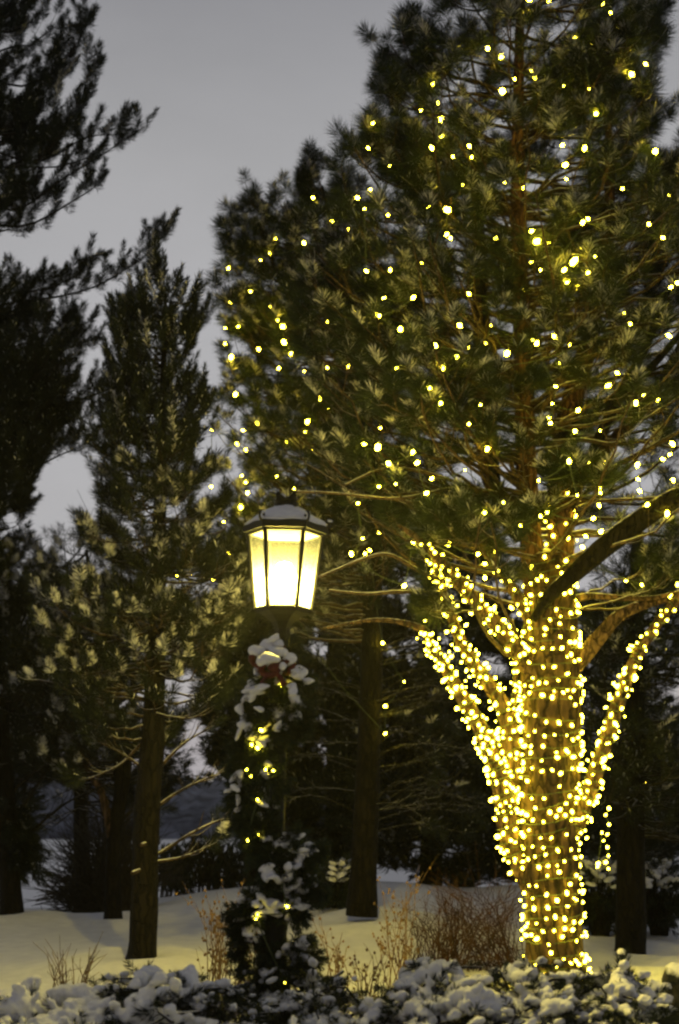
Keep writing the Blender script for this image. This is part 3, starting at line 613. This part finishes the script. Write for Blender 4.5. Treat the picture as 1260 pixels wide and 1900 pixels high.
def wrap(label, key, f0, f1, pitch=.13, gap=.12, off=.006, maxn=98, group='lights wound round the big pine'):
    q, r = STEM[key]; k = len(q); a, b = f0*(k-1), f1*(k-1)
    seg = np.linspace(a, b, 400); idx = np.arange(k)
    pp = np.stack([np.interp(seg, idx, q[:, j]) for j in range(3)], 1); rr = np.interp(seg, idx, r)
    t = nrm(np.gradient(pp, axis=0)); u = nrm(np.cross(t, [0.01, 1., 0])); v = np.cross(t, u)
    ds = np.concatenate([[0], np.cumsum(np.linalg.norm(np.diff(pp, axis=0), axis=1))])
    ang = ds/pitch*2*math.pi
    # resample the helix finely
    fine = np.linspace(0, ds[-1], max(40, int(ds[-1]/pitch*16)))
    A = np.interp(fine, ds, ang)+.25*np.sin(fine*23); R = np.interp(fine, ds, rr)*1.05+off*.6
    C = np.stack([np.interp(fine, ds, pp[:, j]) for j in range(3)], 1); U = nrm(np.stack([np.interp(fine, ds, u[:, j]) for j in range(3)], 1)); Vv = nrm(np.stack([np.interp(fine, ds, v[:, j]) for j in range(3)], 1))
    jit = .3*pitch*np.sin(fine*41)+.2*pitch*np.sin(fine*97+1)
    Tt = nrm(np.stack([np.interp(fine, ds, t[:, j]) for j in range(3)], 1))
    H = C+R[:, None]*(np.cos(A)[:, None]*U+np.sin(A)[:, None]*Vv)+Tt*jit[:, None]
    hl = np.concatenate([[0], np.cumsum(np.linalg.norm(np.diff(H, axis=0), axis=1))])
    pts = []; x = 0.02
    while x < hl[-1]:
        h = np.array([np.interp(x, hl, H[:, j]) for j in range(3)]); c = np.array([np.interp(x, hl, C[:, j]) for j in range(3)])
        out = nrm(h-c); tocam = nrm(np.array([0, 0, CAMZ])-c)
        if out @ tocam > -.35: pts.append(h+out*(.006+.012*random.random())+np.array([random.uniform(-.012, .012), 0, random.uniform(-.06, .06)]))
        x += gap*random.uniform(.7, 1.35)
    pts = pts[:maxn]
    light_string(label, pts, [H], group)
    return len(pts)
cnt = [
 wrap('warm white lights round the foot of the big pine trunk just above the hedge', 'S0', .07, .19, .115, .10),
 wrap('warm white lights round the big pine trunk beside the top of the rust shrub', 'S0', .19, .32, .12, .10),
 wrap('warm white lights round the big pine trunk where the right limb forks off', 'S0', .32, .46, .135, .11),
 wrap('warm white lights round the dark middle of the trunk between right limb and left fork', 'S0', .46, .59, .13, .105),
 wrap('warm white lights round the big pine trunk between left fork and curved right branch', 'S0', .59, .72, .115, .10),
 wrap('warm white lights round the top of the big pine trunk under the crown', 'S0', .72, .97, .12, .115),
 wrap('warm white lights thickly coiled on the lowest third of the left outer stem', 'S1', .06, .28, .07, .085),
 wrap('warm white lights thickly coiled on the middle of the left outer stem', 'S1', .28, .50, .06, .075),
 wrap('warm white lights thickly coiled on the upper end of the left outer stem', 'S1', .50, .77, .05, .07),
 wrap('warm white lights coiled on the lower half of the inner left stem', 'S1b', .05, .45, .085, .085),
 wrap('warm white lights coiled on the upper half of the inner left stem', 'S1b', .45, .97, .075, .08),
 wrap('warm white lights coiled on the thin upright twig beside the left fork', 'S1c', .05, .95, .06, .075),
 wrap('warm white lights coiled up the straight diagonal limb at the upper left of the trunk', 'S2', .08, .84, .08, .085),
 wrap('sparse warm lights on the short limb nearest the trunk top, left side', 'S3', .1, .75, .12, .11),
 wrap('warm white lights coiled on the lower third of the long right limb', 'S6', .08, .38, .075, .09),
 wrap('warm white lights coiled on the middle of the long right limb', 'S6', .38, .66, .075, .09),
 wrap('warm white lights coiled on the upper end of the long right limb', 'S6', .66, .92, .075, .10),
 wrap('few warm lights climbing the reddish stem above the forks', 'L2', .02, .30, .22, .15),
]
print('bulbs', cnt)
def chain(items):
    it = list(items); cur = it.pop(0); out = [cur]
    while it:
        j = min(range(len(it)), key=lambda q: np.linalg.norm(it[q][0]-cur[0])); cur = it.pop(j); out.append(cur)
    return out
def crown_string(label, key, group):
    it = chain(BULBS[key]); pts = [p for p, s in it]; wires = []
    for a, b in zip(pts[:-1], pts[1:]):
        m_ = (a+b)/2-np.array([0, 0, .08*np.linalg.norm(b-a)]); wires.append(catmull([a, m_, b], 4))
    light_string(label, pts, wires, group, [s for p, s in it])
G_ = 'lights strung through the crowns'
crown_string('topmost warm lights scattered in the big pine crown', 'big_top', G_)
crown_string('warm lights in the upper middle of the big pine crown over the reddish stems', 'big_upper', G_)
crown_string('warm lights in the middle of the big pine crown round the bare dark stub', 'big_middle', G_)
crown_string('lowest warm lights of the big pine crown just above the forks', 'big_lower', G_)
crown_string('warm lights in the upper crown of the pine behind the lantern', 'mid_top', G_)
crown_string('warm lights round the lantern, low in the pine behind it', 'mid_low', G_)
pts = [P(x, y, 14.6) for x, y in ((1130,1500),(1124,1512),(1130,1530),(1127,1548),(1120,1560),(1127,1572),(1129,1588),(1110,1602),(1124,1600),(1129,1612),(1109,1608),(1117,1545))]
light_string('small tangle of warm lights hanging low between the right limb and dark trunk', pts, [np.array(pts)], G_)
pts = [P(x, y, 17.6) for x, y in ((1188,1462),(1200,1452),(1222,1419),(1232,1445),(1236,1205))]
light_string('few small warm lights in the dark branches at the right edge', pts, [np.array(pts)], G_)

# ------------------------------------------------------------------ street lamp
LD = 9.4
pb = P(499, 1960, LD); pt = P(525, 1130, LD)
lean = math.atan2(pt[0]-pb[0], pt[2]-pb[2])
lamp = empty('street_lamp', (pb[0], LD, 0), 'black lamp post with glowing six sided lantern, snow on its roof', 'street lamp')
Lz = lambda py: (P(530, py, LD)[2])/math.cos(lean)
px2m = LD/F
def lpart(mb, name, mat, smooth=True, parent=None):
    o = mb.build(name, mat, None, smooth); o.parent = parent or lamp; return o
zb, zt_, zrim = Lz(1131), Lz(994), Lz(979)
mb = MB()
lathe(mb, [(.16, -.05), (.16, .10), (.13, .14), (.12, .5), (.135, .53), (.10, .58), (.085, .9), (.095, .93), (.07, .98), (.055, 1.1), (.05, 2.0), (.045, zb-.33), (.06, zb-.31), (.06, zb-.28), (.045, zb-.26), (.045, zb-.2)], 20)
lpart(mb, 'post', M['iron'])
mb = MB(); H6 = math.pi/6*0   # corners on +-x: flat face to the camera
lathe(mb, [(.045, zb-.2), (.05, zb-.13), (.075, zb-.085), (.13, zb-.045), (.18, zb-.025), (.187, zb-.005), (.0, zb-.004)], 6)
lpart(mb, 'base_cup', M['iron'], False)
RB, RT = .183, .252
mb = MB()
for q in range(6):
    a = q*math.pi/3; c_, s_ = math.cos(a), math.sin(a)
    tube(mb, np.array([[RB*c_, RB*s_, zb-.01], [RT*c_, RT*s_, zt_+.02]]), .0165, 6)
for zz, R_, r_ in ((zb, RB, .010), (zt_+.01, RT, .016)):
    for q in range(6):
        a, b = q*math.pi/3, (q+1)*math.pi/3
        tube(mb, np.array([[R_*math.cos(a), R_*math.sin(a), zz], [R_*math.cos(b), R_*math.sin(b), zz]]), r_, 6)
frame_ = lpart(mb, 'lantern_frame', M['iron'], False)
for q in range(6):
    a, b = q*math.pi/3, (q+1)*math.pi/3; mb = MB(); e1, e2 = .985, .985
    mb.add([[RB*e1*math.cos(a), RB*e1*math.sin(a), zb], [RB*e1*math.cos(b), RB*e1*math.sin(b), zb], [RT*e2*math.cos(b), RT*e2*math.sin(b), zt_], [RT*e2*math.cos(a), RT*e2*math.sin(a), zt_]], [[0, 1, 2, 3]])
    lpart(mb, 'glass_pane', M['glass'], False, frame_)
zc = Lz(947)
mb = MB()
lathe(mb, [(.245, zrim-.045), (.285, zrim-.04), (.294, zrim), (.274, zrim+.012), (.20, zrim+.05), (.14, zrim+.09), (.09, zc-.005), (.075, zc), (.0, zc)], 6)
for q in range(6):   # scrolls at the corners
    a = q*math.pi/3; c_, s_ = math.cos(a), math.sin(a)
    arc = [[(.298+.026*math.sin(x))*c_, (.298+.026*math.sin(x))*s_, zrim+.03-.03*math.cos(x)] for x in np.linspace(0, 4.6, 9)]
    tube(mb, np.array(arc), .009, 6)
roof = lpart(mb, 'roof', M['iron'], False)
mb = MB()
lathe(mb, [(.235, zrim-.052), (.20, zrim-.035), (.1, zrim+.02), (.0, zrim+.03)], 6); lpart(mb, 'reflector', M['reflector'], False, roof)
mb = MB()
v = []; nn = 36
lathe(mb, [(.078, zc-.03), (.082, zc+.005), (.088, zc+.04), (.08, zc+.05)], 36)
zz = zc+.048; a = np.linspace(0, 2*math.pi, nn, endpoint=False)
tri = np.abs(((a*6/(2*math.pi)) % 1)-.5)*2
inn = np.stack([.072*np.cos(a), .072*np.sin(a), np.full(nn, zz)], 1); outr = .082+.036*tri**1.2
out = np.stack([outr*np.cos(a), outr*np.sin(a), zz+.018+.05*tri**1.3], 1)
mb.add(np.vstack([inn, out]), [[q, (q+1) % nn, nn+(q+1) % nn, nn+q] for q in range(nn)])
for q in (0,): blob(mb, (0, 0, zc+.05), (.03, .03, .05), (1, 0, 0), 2, 0, 0)
crown_f = lpart(mb, 'finial', M['iron'], True, roof)
mb = MB()   # snow on the roof, thick and smooth, leaving the corners' scrolls free
a6 = np.linspace(0, 2*math.pi, 48, endpoint=False)
hexr = 1/np.cos((a6 % (math.pi/3))-math.pi/6)*math.cos(math.pi/6)
prof = [(.272, zrim+.008), (.281, zrim+.022), (.255, zrim+.045), (.195, zrim+.082), (.14, zrim+.115), (.10, zc+.012), (.078, zc+.03)]
V = np.stack([np.stack([r_*(hexr*.75+.25)*np.cos(a6), r_*(hexr*.75+.25)*np.sin(a6), z_+.006*np.sin(a6*5+r_*30)], 1) for r_, z_ in prof], 0)
k = len(prof); i, j = np.meshgrid(np.arange(k-1), np.arange(48), indexing='ij'); j2 = (j+1) % 48
mb.add(V.reshape(-1, 3), np.stack([i*48+j, i*48+j2, (i+1)*48+j2, (i+1)*48+j], -1).reshape(-1, 4))
for q in range(5): blob(mb, (.05*math.cos(q*1.3+.3), .05*math.sin(q*1.3+.3), zc+.075+.01*random.random()), (.032, .026, .02), (math.sin(q), math.cos(q), 0), 2)
for q in range(6): blob(mb, (.30*math.cos(q*math.pi/3), .30*math.sin(q*math.pi/3), zrim+.052), (.022, .016, .010), (1, 0, 0), 2)
lpart(mb, 'snow_cap', M['snow'], True, roof)
mb = MB()    # the lower half of the bulb burns brightest
lathe(mb, [(.0, zb+.32), (.04, zb+.31), (.068, zb+.26), (.078, zb+.205)], 20, 0); lathe(mb, [(.078, zb+.205), (.07, zb+.13), (.045, zb+.085), (.0, zb+.075)], 20, 1)
lamp_b = lpart(mb, 'lamp_bulb', [M['lamp_top'], M['lamp']])
mb = MB(); lathe(mb, [(.03, zb), (.03, zb+.07), (.02, zb+.08), (0, zb+.08)], 16); lpart(mb, 'socket', M['iron'], True, lamp_b)
lamp.rotation_euler = (0, lean, 0)
def post_x(py): return 503+27*(1960-py)/830*1.0

# garland round the post
g = empty('garland', P(505, 1800, LD-.12), 'dark evergreen garland with snow clumps wound round the lamp post', 'garland')
mbg = MB(); mbs = MB(); tp = []; td = []
GC = [(525,1215,34,1),(512,1262,44,1),(545,1255,28,1),(515,1310,42,1),(545,1320,26,1),(488,1545,34,0),(500,1585,34,0),(512,1625,34,1),(478,1505,28,1),(490,1565,24,1),(520,1575,24,1),(478,1292,26,1),(480,1340,34,1),(470,1385,38,1),(500,1350,34,0),(535,1350,24,1),(465,1430,36,1),(495,1400,32,0),(462,1475,34,1),(490,1460,34,0),(472,1520,34,0),(485,1540,30,0),(505,1440,26,0),
      (538,1555,14,1),(552,1590,22,1),(545,1625,26,1),(572,1580,20,1),(570,1650,20,1),(548,1655,26,1),(484,1680,30,1),(466,1690,28,1),(462,1730,30,1),(466,1768,30,0),(545,1690,26,1),(455,1700,24,1),
      (545,1745,24,1),(560,1775,28,1),(540,1790,34,1),(570,1820,28,1),(520,1840,45,1),(470,1830,40,1),(555,1860,45,1),(490,1880,40,1),(505,1800,36,0)]
for x, y, r_, sn in GC:
    if y > 1540: r_ *= .85
    ax = post_x(y); dx = (x-ax)*px2m; dep = LD-math.sqrt(max(.12**2-dx*dx*.6, .0009))
    c = P(x, y, dep); R_ = r_*px2m
    n_ = int(10+r_*.75)
    for k_ in range(n_):
        d = nrm(np.random.randn(3)*np.array([1, .8, .8])+np.array([(x-ax)*.02, -.5, -.15])); p_ = c+d*R_*random.uniform(.1, .65)
        tp.append(p_); td.append(nrm(d+np.array([0, 0, -.2])))
    if sn:
        for k_ in range(int(3+r_/5.2)):
            o_ = np.array([random.uniform(-1, 1)*R_*1.05, -random.uniform(.1, 1.25)*R_, random.uniform(-.6, .85)*R_])
            blob(mbs, c+o_, (random.uniform(.028, .065), random.uniform(.020, .034), random.uniform(.015, .028)), (random.uniform(-1, 1), random.uniform(-.6, .6), random.uniform(-.5, .1)), 2, 0, .28)
needles(mbg, tp, td, .10, 75, .05, 1.1, .5, .0045)
path = [(535,1200),(560,1260),(520,1320),(470,1400),(470,1500),(520,1580),(565,1610),(520,1670),(465,1720),(500,1790),(560,1830),(530,1880)]
q = catmull([P(x, y, LD-.09) for x, y in path], 5); tube(mbg, q, .018, 6, 1)
gr_ = mbg.build('greenery', [M['garland'], M['twig_dark']], g); gs_ = mbs.build('snow_cover', M['snow'], gr_)
md_ = gs_.modifiers.new('cap', 'REMESH'); md_.mode = 'VOXEL'; md_.voxel_size = .008; md_.use_smooth_shade = True
sm_ = gs_.modifiers.new('soften', 'SMOOTH'); sm_.iterations = 7; sm_.factor = .5
dt = bpy.data.textures.new('snow_crust', 'CLOUDS'); dt.noise_scale = .02; dt.noise_depth = 3
dp = gs_.modifiers.new('crust', 'DISPLACE'); dp.texture = dt; dp.texture_coords = 'GLOBAL'; dp.strength = .012; dp.mid_level = .5
GB = [(524,1271,1),(508,1293,0),(487,1277,0),(485,1355,0),(467,1382,1),(478,1388,0),(458,1428,1),(466,1440,0),(493,1428,0),(507,1430,0),(478,1484,0),(460,1560,1),(480,1549,1),(533,1682,1),(478,1697,0),(475,1705,0),(528,1823,0),(547,1868,1)]
pts = [P(x, y, LD-.20) for x, y, _ in GB]
t = light_string('small warm lights tucked into the snowy garland on the lamp post', pts, [catmull(pts, 3)], 'lights on the garland')
for c_ in t.children:
    if c_.name.startswith('bulb'): c_.scale = [s*.62 for s in c_.scale]

# red bow under the lantern, loaded with snow
bw = empty('bow', P(505, 1235, LD-.24), 'red ribbon bow under the lantern, heaped with snow', 'bow')
for (x, y, rx, rz, d) in ((482,1222,.07,.055,-.24),(500,1240,.075,.06,-.29),(520,1222,.06,.055,-.25),(534,1236,.05,.05,-.23),(495,1208,.06,.05,-.20),(515,1206,.05,.045,-.18)):
    c = P(x, y, LD+d); mb = MB()
    ang = np.linspace(0, 2*math.pi, 14); tl = random.uniform(-.5, .5)
    ring = np.stack([c[0]+rx*.75*np.cos(ang)*math.cos(tl), c[1]+.02*np.sin(ang*2)+rx*.3*np.cos(ang)*math.sin(tl), c[2]+rz*.7*np.sin(ang)], 1)
    tube(mb, ring, .024, 8, 0, .15, False); mb.build('loop', M['red'], bw)
mb = MB(); blob(mb, P(507, 1238, LD-.33), (.035, .03, .03), (1, 0, 0), 2); mb.build('knot', M['red'], bw)
for sg in (-1, 1):
    mb = MB(); q = catmull([P(507, 1245, LD-.31), P(507+sg*12, 1256, LD-.29), P(507+sg*20, 1270, LD-.25)], 4); tube(mb, q, np.linspace(.012, .022, len(q)), 6); mb.build('tail', M['red'], bw)
mb = MB()
for (x, y, rx, rz, d) in ((478,1208,.05,.034,-.25),(500,1222,.065,.036,-.31),(520,1210,.045,.035,-.26),(537,1222,.042,.034,-.24),(495,1197,.05,.032,-.20),(513,1195,.045,.03,-.18),(485,1226,.035,.03,-.32),(556,1248,.055,.035,-.2),(545,1246,.05,.035,-.22),(525,1236,.028,.02,-.3)):
    blob(mb, P(x, y, LD+d-.008), (rx*1.0, rx*.9, rz*1.1), (1, random.uniform(-.4, .4), random.uniform(-.25, .25)), 3, 0, .16)
mb.build('snow_cap', M['snow'], bw)

# ------------------------------------------------------------------ snowy junipers in front
def juniper(label, x0, x1, tops, n, big=1.0, sn=1.0, yc=8.9, front=1.7, lowdark=.0):
    xa, ya = [t[0] for t in tops], [t[1]-8 for t in tops]
    c = P((x0+x1)/2, 1900, yc); t = empty('juniper_shrub', (c[0], yc, 0), label, 'shrub', 'snowy junipers in front')
    mbf = MB(); mbs_ = MB(); tp = []; td = []; k = 0
    for k in range(n):
        px = random.uniform(x0, x1); ty = np.interp(px, xa, ya)
        ztop = P(px, ty, yc)[2]-.03
        edge = 1-((px-(x0+x1)/2)/((x1-x0)/2))**6*.35
        f = random.random()**.8; dy = (random.random()*.5 if f < .12 else -f*front); s = dy/front if dy < 0 else dy*1.3
        z = ztop*edge*(1-.75*s*s) + random.uniform(-.17, .03)
        x = (px-630)/F*(yc+dy)*1.0; p = np.array([x, yc+dy, max(z, .05)])
        xm = ((px-(x0+x1)/2)/((x1-x0)/2))
        d = nrm(np.array([xm*.9+random.gauss(0, .55), -.5+s*-.2+random.gauss(0, .5), .15+random.gauss(0, .18)]))
        le = random.uniform(.10, .2)
        tube(mbf, np.array([p-d*le*1.6-np.array([0, 0, .08]), p-d*le*.5, p+d*le*.5]), [.012, .008, .004], 4, 1, 0, False)
        for b in range(3):
            tp.append(p-np.array([0, 0, .03])+d*le*random.uniform(-.6, .5)+np.random.randn(3)*.03); td.append(nrm(d+np.random.randn(3)*.4))
        pd = 1.0 if -s < .55 else 1.0-lowdark
        if random.random() < sn*pd:
            nb = random.choice((2, 3, 3, 4)); s_ = big*random.choice((.55, .7, .85, 1, 1.1, 1.3))
            for b in range(nb):
                u_ = b/(nb-1); c_ = p+d*le*(.75-1.25*u_)*min(1.2, .6+s_*.5)+np.array([random.gauss(0, .008), random.gauss(0, .008), .012+.035*u_*(1.3-u_)])
                k_ = (.72, .95, 1.05, .9)[b]*random.uniform(.85, 1.1)*s_
                blob(mbs_, c_, (.062*k_, .043*k_, .035*k_), nrm(d*np.array([1, 1, .9])+np.random.randn(3)*.12), 2 if big < 1.2 else 3, 0, .2)
    needles(mbf, tp, td, .13, 60, .06, 1.0, .35, .0055, 0, mbs_, .06, 0)
    fo_ = mbf.build('foliage', [M['juniper'], M['twig_dark']], t); so2 = mbs_.build('snow_cover', M['snow'], fo_)
    md_ = so2.modifiers.new('cap', 'REMESH'); md_.mode = 'VOXEL'; md_.voxel_size = .0115; md_.use_smooth_shade = True
    sm_ = so2.modifiers.new('soften', 'SMOOTH'); sm_.iterations = 2; sm_.factor = .5
    dt = bpy.data.textures.new('snow_crust', 'CLOUDS'); dt.noise_scale = .03; dt.noise_depth = 3
    dp = so2.modifiers.new('crust', 'DISPLACE'); dp.texture = dt; dp.texture_coords = 'GLOBAL'; dp.strength = .03; dp.mid_level = .5
TOP = [(-60,1880),(0,1865),(40,1838),(100,1842),(180,1832),(235,1800),(260,1790),(330,1805),(400,1795),(440,1812),(480,1830),(540,1825),(590,1808),(640,1815),(700,1812),(760,1806),(800,1800),(830,1790),(900,1790),(960,1795),(1000,1792),(1060,1802),(1100,1798),(1150,1800),(1180,1845),(1205,1880)]
juniper('low juniper at the left corner under long smooth snow pillows', -50, 235, TOP, 170, 1.25, 1.0)
juniper('taller juniper with rounded snow tufts between the left pillows and lamp post', 225, 470, TOP, 150, 1.0, .9, lowdark=.1)
juniper('juniper bunched round the foot of the lamp post, right of the garland', 470, 690, TOP, 140, .95, .8, 8.95, lowdark=.25)
juniper('wide juniper with long snowy fingers below the rust coloured bush', 670, 900, TOP, 170, 1.05, .9, lowdark=.1)
juniper('juniper mound at the foot of the light wrapped trunk', 880, 1070, TOP, 150, 1.0, .9, lowdark=.2)
juniper('rightmost juniper, dark below with thin snow, beside the dark boulder', 1050, 1200, TOP, 115, .9, .75, lowdark=.6)

# dark boulder at the right edge
mb = MB(); c = P(1268, 1860, 9.6); v, f = ICO[3]
vv = v.copy(); nz = 1+.10*np.sin(v[:, 0]*3+1)*np.sin(v[:, 2]*4)+.06*np.sin(v[:, 1]*7+v[:, 2]*5)
vv = np.sign(vv)*np.abs(vv)**.8*nz[:, None]*np.array([.17, .2, .42]); mb.add(vv+np.array([c[0], c[1], .22]), f)
bo = mb.build('boulder', M['stone']); tag(bo, 'dark upright boulder with thin snow on top at the lower right edge', 'boulder')
# stake light with a snow cap
sp_ = P(1160, 1800, 11.5); so_ = empty('garden_stake', (sp_[0], 11.5, gz(sp_[0], 11.5)), 'short dark garden stake with a rounded snow cap near the dark pine', 'stake')
q = np.array([[sp_[0]+.03, 11.5, gz(sp_[0], 11.5)-.05], P(1158, 1790, 11.5), P(1154, 1772, 11.5)]); mb = MB(); tube(mb, catmull(q, 4), .016, 10); mb.build('stake', M['iron'], so_)
mb = MB(); h = P(1154, 1771, 11.5); lathe(mb, [(.0, -.012), (.03, -.01), (.034, .0), (.0, .012)], 16); mb.v = [x+h for x in mb.v]; mb.build('head', M['iron'], so_)
mb = MB(); blob(mb, h+np.array([0, 0, .016]), (.040, .038, .028), (1, 0, -.3), 3, 0, .06); mb.build('snow_cap', M['snow'], so_)

# ------------------------------------------------------------------ bushes and weeds
def twig_bush(name, label, cat, D, base, tips, n, r, mat, group=None, fork=4, dep=.5, basew=30, seeds=None):
    b = P(*base, D); z = gz(b[0], D); t = empty(name, (b[0], D, z), label, cat, group); mb = MB(); ms_ = MB()
    for k in range(n):
        tx, ty = tips(k); d = D+random.gauss(0, dep); e = P(tx, ty, d)
        bx = b[0]+random.uniform(-basew, basew)*D/F; by = D+random.uniform(-.2, .2); p0 = np.array([bx, by, gz(bx, by)-.03])
        L = np.linalg.norm(e-p0); m1 = p0+(e-p0)*.5+np.array([0, 0, .10*L])+np.random.randn(3)*.04*L
        q = catmull([p0, m1, e], 4); tube(mb, q, np.linspace(r, r*.35, len(q)), 4)
        for f_ in range(fork):
            i_ = random.randint(2, len(q)-2); s = nrm(q[i_+1]-q[i_-1]); e2 = q[i_]+(s+np.random.randn(3)*.45)*L*random.uniform(.12, .3)
            tube(mb, np.array([q[i_], (q[i_]+e2)/2+np.random.randn(3)*.01, e2]), [r*.5, r*.4, r*.25], 3)
            if seeds: 
                for g_ in range(seeds): blob(mb, q[i_]+(e2-q[i_])*random.uniform(.5, 1)+np.random.randn(3)*.008, (.013, .010, .010), (0, 0, 1), 1)
    mb.build('stems', mat, t) if False else mb.build('twig_growth', mat, t)
    return t
U = random.uniform
twig_bush('bare_shrub', 'bare dark shrub fanning out behind the left trunks', 'shrub', 22.5, (200,1690), lambda k: (lambda a: (205-U(.55, 1)*150*math.cos(a), 1690-U(.5, 1)*210*math.sin(a)))(U(-.02, 2.8)), 320, .013, M['bush'], None, 6, .4, 60)
def upright(x0, x1, yt): return lambda k: (U(x0, x1), yt+abs(random.gauss(0, 35)))
for x0, x1, yt, lab in ((298,350,1575,'dark upright shrub right beside the straight bare trunk'),(345,405,1560,'dark upright shrub with tallest spikes at the crest of the mound'),(395,460,1575,'dark upright shrub just left of the lamp post at the crest')):
    t = twig_bush('upright_shrub', lab, 'shrub', 25.5, ((x0+x1)/2, 1655), upright(x0, x1, yt), 42, .012, M['bush'], 'upright shrubs on the crest', 5, .35, 28)
    mbn = MB(); tp = []; td = []
    for k in range(170):
        p_ = P(U(x0, x1), U(yt+15, 1660), 25.5+U(-.5, .5)); tp.append(p_); td.append([U(-.3, .3), U(-.3, .3), 1])
    needles(mbn, tp, td, .22, 22, .09, .7, .3, .02); mbn.build('foliage', M['needle_dark'], t)
twig_bush('rust_shrub', 'dense rust brown leafless shrub left of the light wrapped trunk', 'shrub', 15.0, (890,1790), lambda k: (U(800, 975), 1650+abs(random.gauss(0, 65))-12), 130, .005, M['rust'], 'rust coloured shrubs', 6, .35, 85)
twig_bush('rust_shrub', 'thinner brown shrub with arching stems beside the dry seed stalks', 'shrub', 15.2, (800,1790), lambda k: (U(745, 860), 1665+abs(random.gauss(0, 60))), 55, .005, M['rust'], 'rust coloured shrubs', 6, .35, 50)
for D, base, (x0, x1, y0), n, r, lab, fk, sd_ in (
    (11.5, (405,1800), (375,440,1675), 16, .005, 'dry branching weed on the lit snow just left of the lamp post', 6, 2),
    (10.2, (130,1850), (90,180,1745), 15, .006, 'dry forked stalks poking from the snow at lower left', 4, 0),
    (12.2, (620,1830), (590,650,1725), 12, .005, 'thin reddish stalks on the yellow lit snow right of the lamp post', 4, 1),
    (13.2, (735,1820), (700,775,1640), 14, .005, 'tall dry weed with snowy seed heads left of the brown shrub', 5, 2),
    (11.0, (690,1840), (650,730,1770), 14, .0045, 'low dry weed tuft at the back of the hedge', 4, 1),
    (11.5, (445,1830), (420,470,1750), 10, .0045, 'small golden weed against the snow behind the garland', 4, 1)):
    twig_bush('dry_weed', lab, 'weed', D, base, (lambda x0=x0, x1=x1, y0=y0: (lambda k: (U(x0, x1), y0+abs(random.gauss(0, 38)))))(), n, r, M['dry'], 'dry weeds in the snow', fk, .2, 22, sd_)
def snow_shrub(label, D, cx, cy, rx, ry):
    b = P(cx, cy+ry, D); t = empty('snowy_shrub', (b[0], D, gz(b[0], D)), label, 'shrub', 'snowy shrubs behind the pine'); mbf = MB(); ms_ = MB(); tp = []; td = []
    for k in range(150):
        a = U(-math.pi, math.pi); q = math.sqrt(random.random()); x = cx+rx*q*math.cos(a); y = cy+ry*q*math.sin(a)
        p_ = P(x, y, D+U(-.6, .6)); d = nrm(np.array([math.cos(a), U(-1, 1), .3])); tp.append(p_); td.append(d); tp.append(p_*.6+np.array([b[0]+U(-.25,.25), D+U(-.3,.3), gz(b[0], D)])*.4); td.append(d*np.array([1,1,-.6]))
        if math.sin(a) < .35 and random.random() < .7: blob(ms_, p_+np.array([0, 0, .05]), (.09, .05, .03), d, 1, 0, .25)
        tube(mbf, np.array([[b[0]+U(-.1, .1), D, gz(b[0], D)], p_]), [.012, .004], 3, 1, 0, False)
    needles(mbf, tp, td, .2, 40, .09, 1, .4, .011); fo_ = mbf.build('foliage', [M['juniper'], M['twig_dark']], t); ms_.build('snow_cover', M['snow'], fo_)
snow_shrub('round snowy shrub between the light wrapped trunk and the dark pine', 17.6, 1112, 1645, 46, 46)
snow_shrub('round snowy shrub right of the dark pine trunk', 17.8, 1222, 1648, 42, 46)
snow_shrub('little snowy shrub left of the bare trunk behind the lamp post', 19.5, 632, 1640, 22, 36)

# ------------------------------------------------------------------ thin snowy air
mb = MB(); v = np.array([[x, y, z] for x in (-402, 402) for y in (-32, 502) for z in (-6, 22)], float)
mb.add(v, [[0,1,3,2],[4,6,7,5],[0,4,5,1],[2,3,7,6],[0,2,6,4],[1,5,7,3]])
hm = bpy.data.materials.new('haze'); hm.use_nodes = True; hn = hm.node_tree.nodes; hn.remove(hn['Principled BSDF'])
pv = hn.new('ShaderNodeVolumePrincipled'); pv.inputs['Color'].default_value = (.9, .9, .95, 1); pv.inputs['Density'].default_value = .0003; pv.inputs['Anisotropy'].default_value = .55
hm.node_tree.links.new(pv.outputs[0], hn['Material Output'].inputs['Volume'])
tag(mb.build('haze', hm, None, False), kind='stuff')
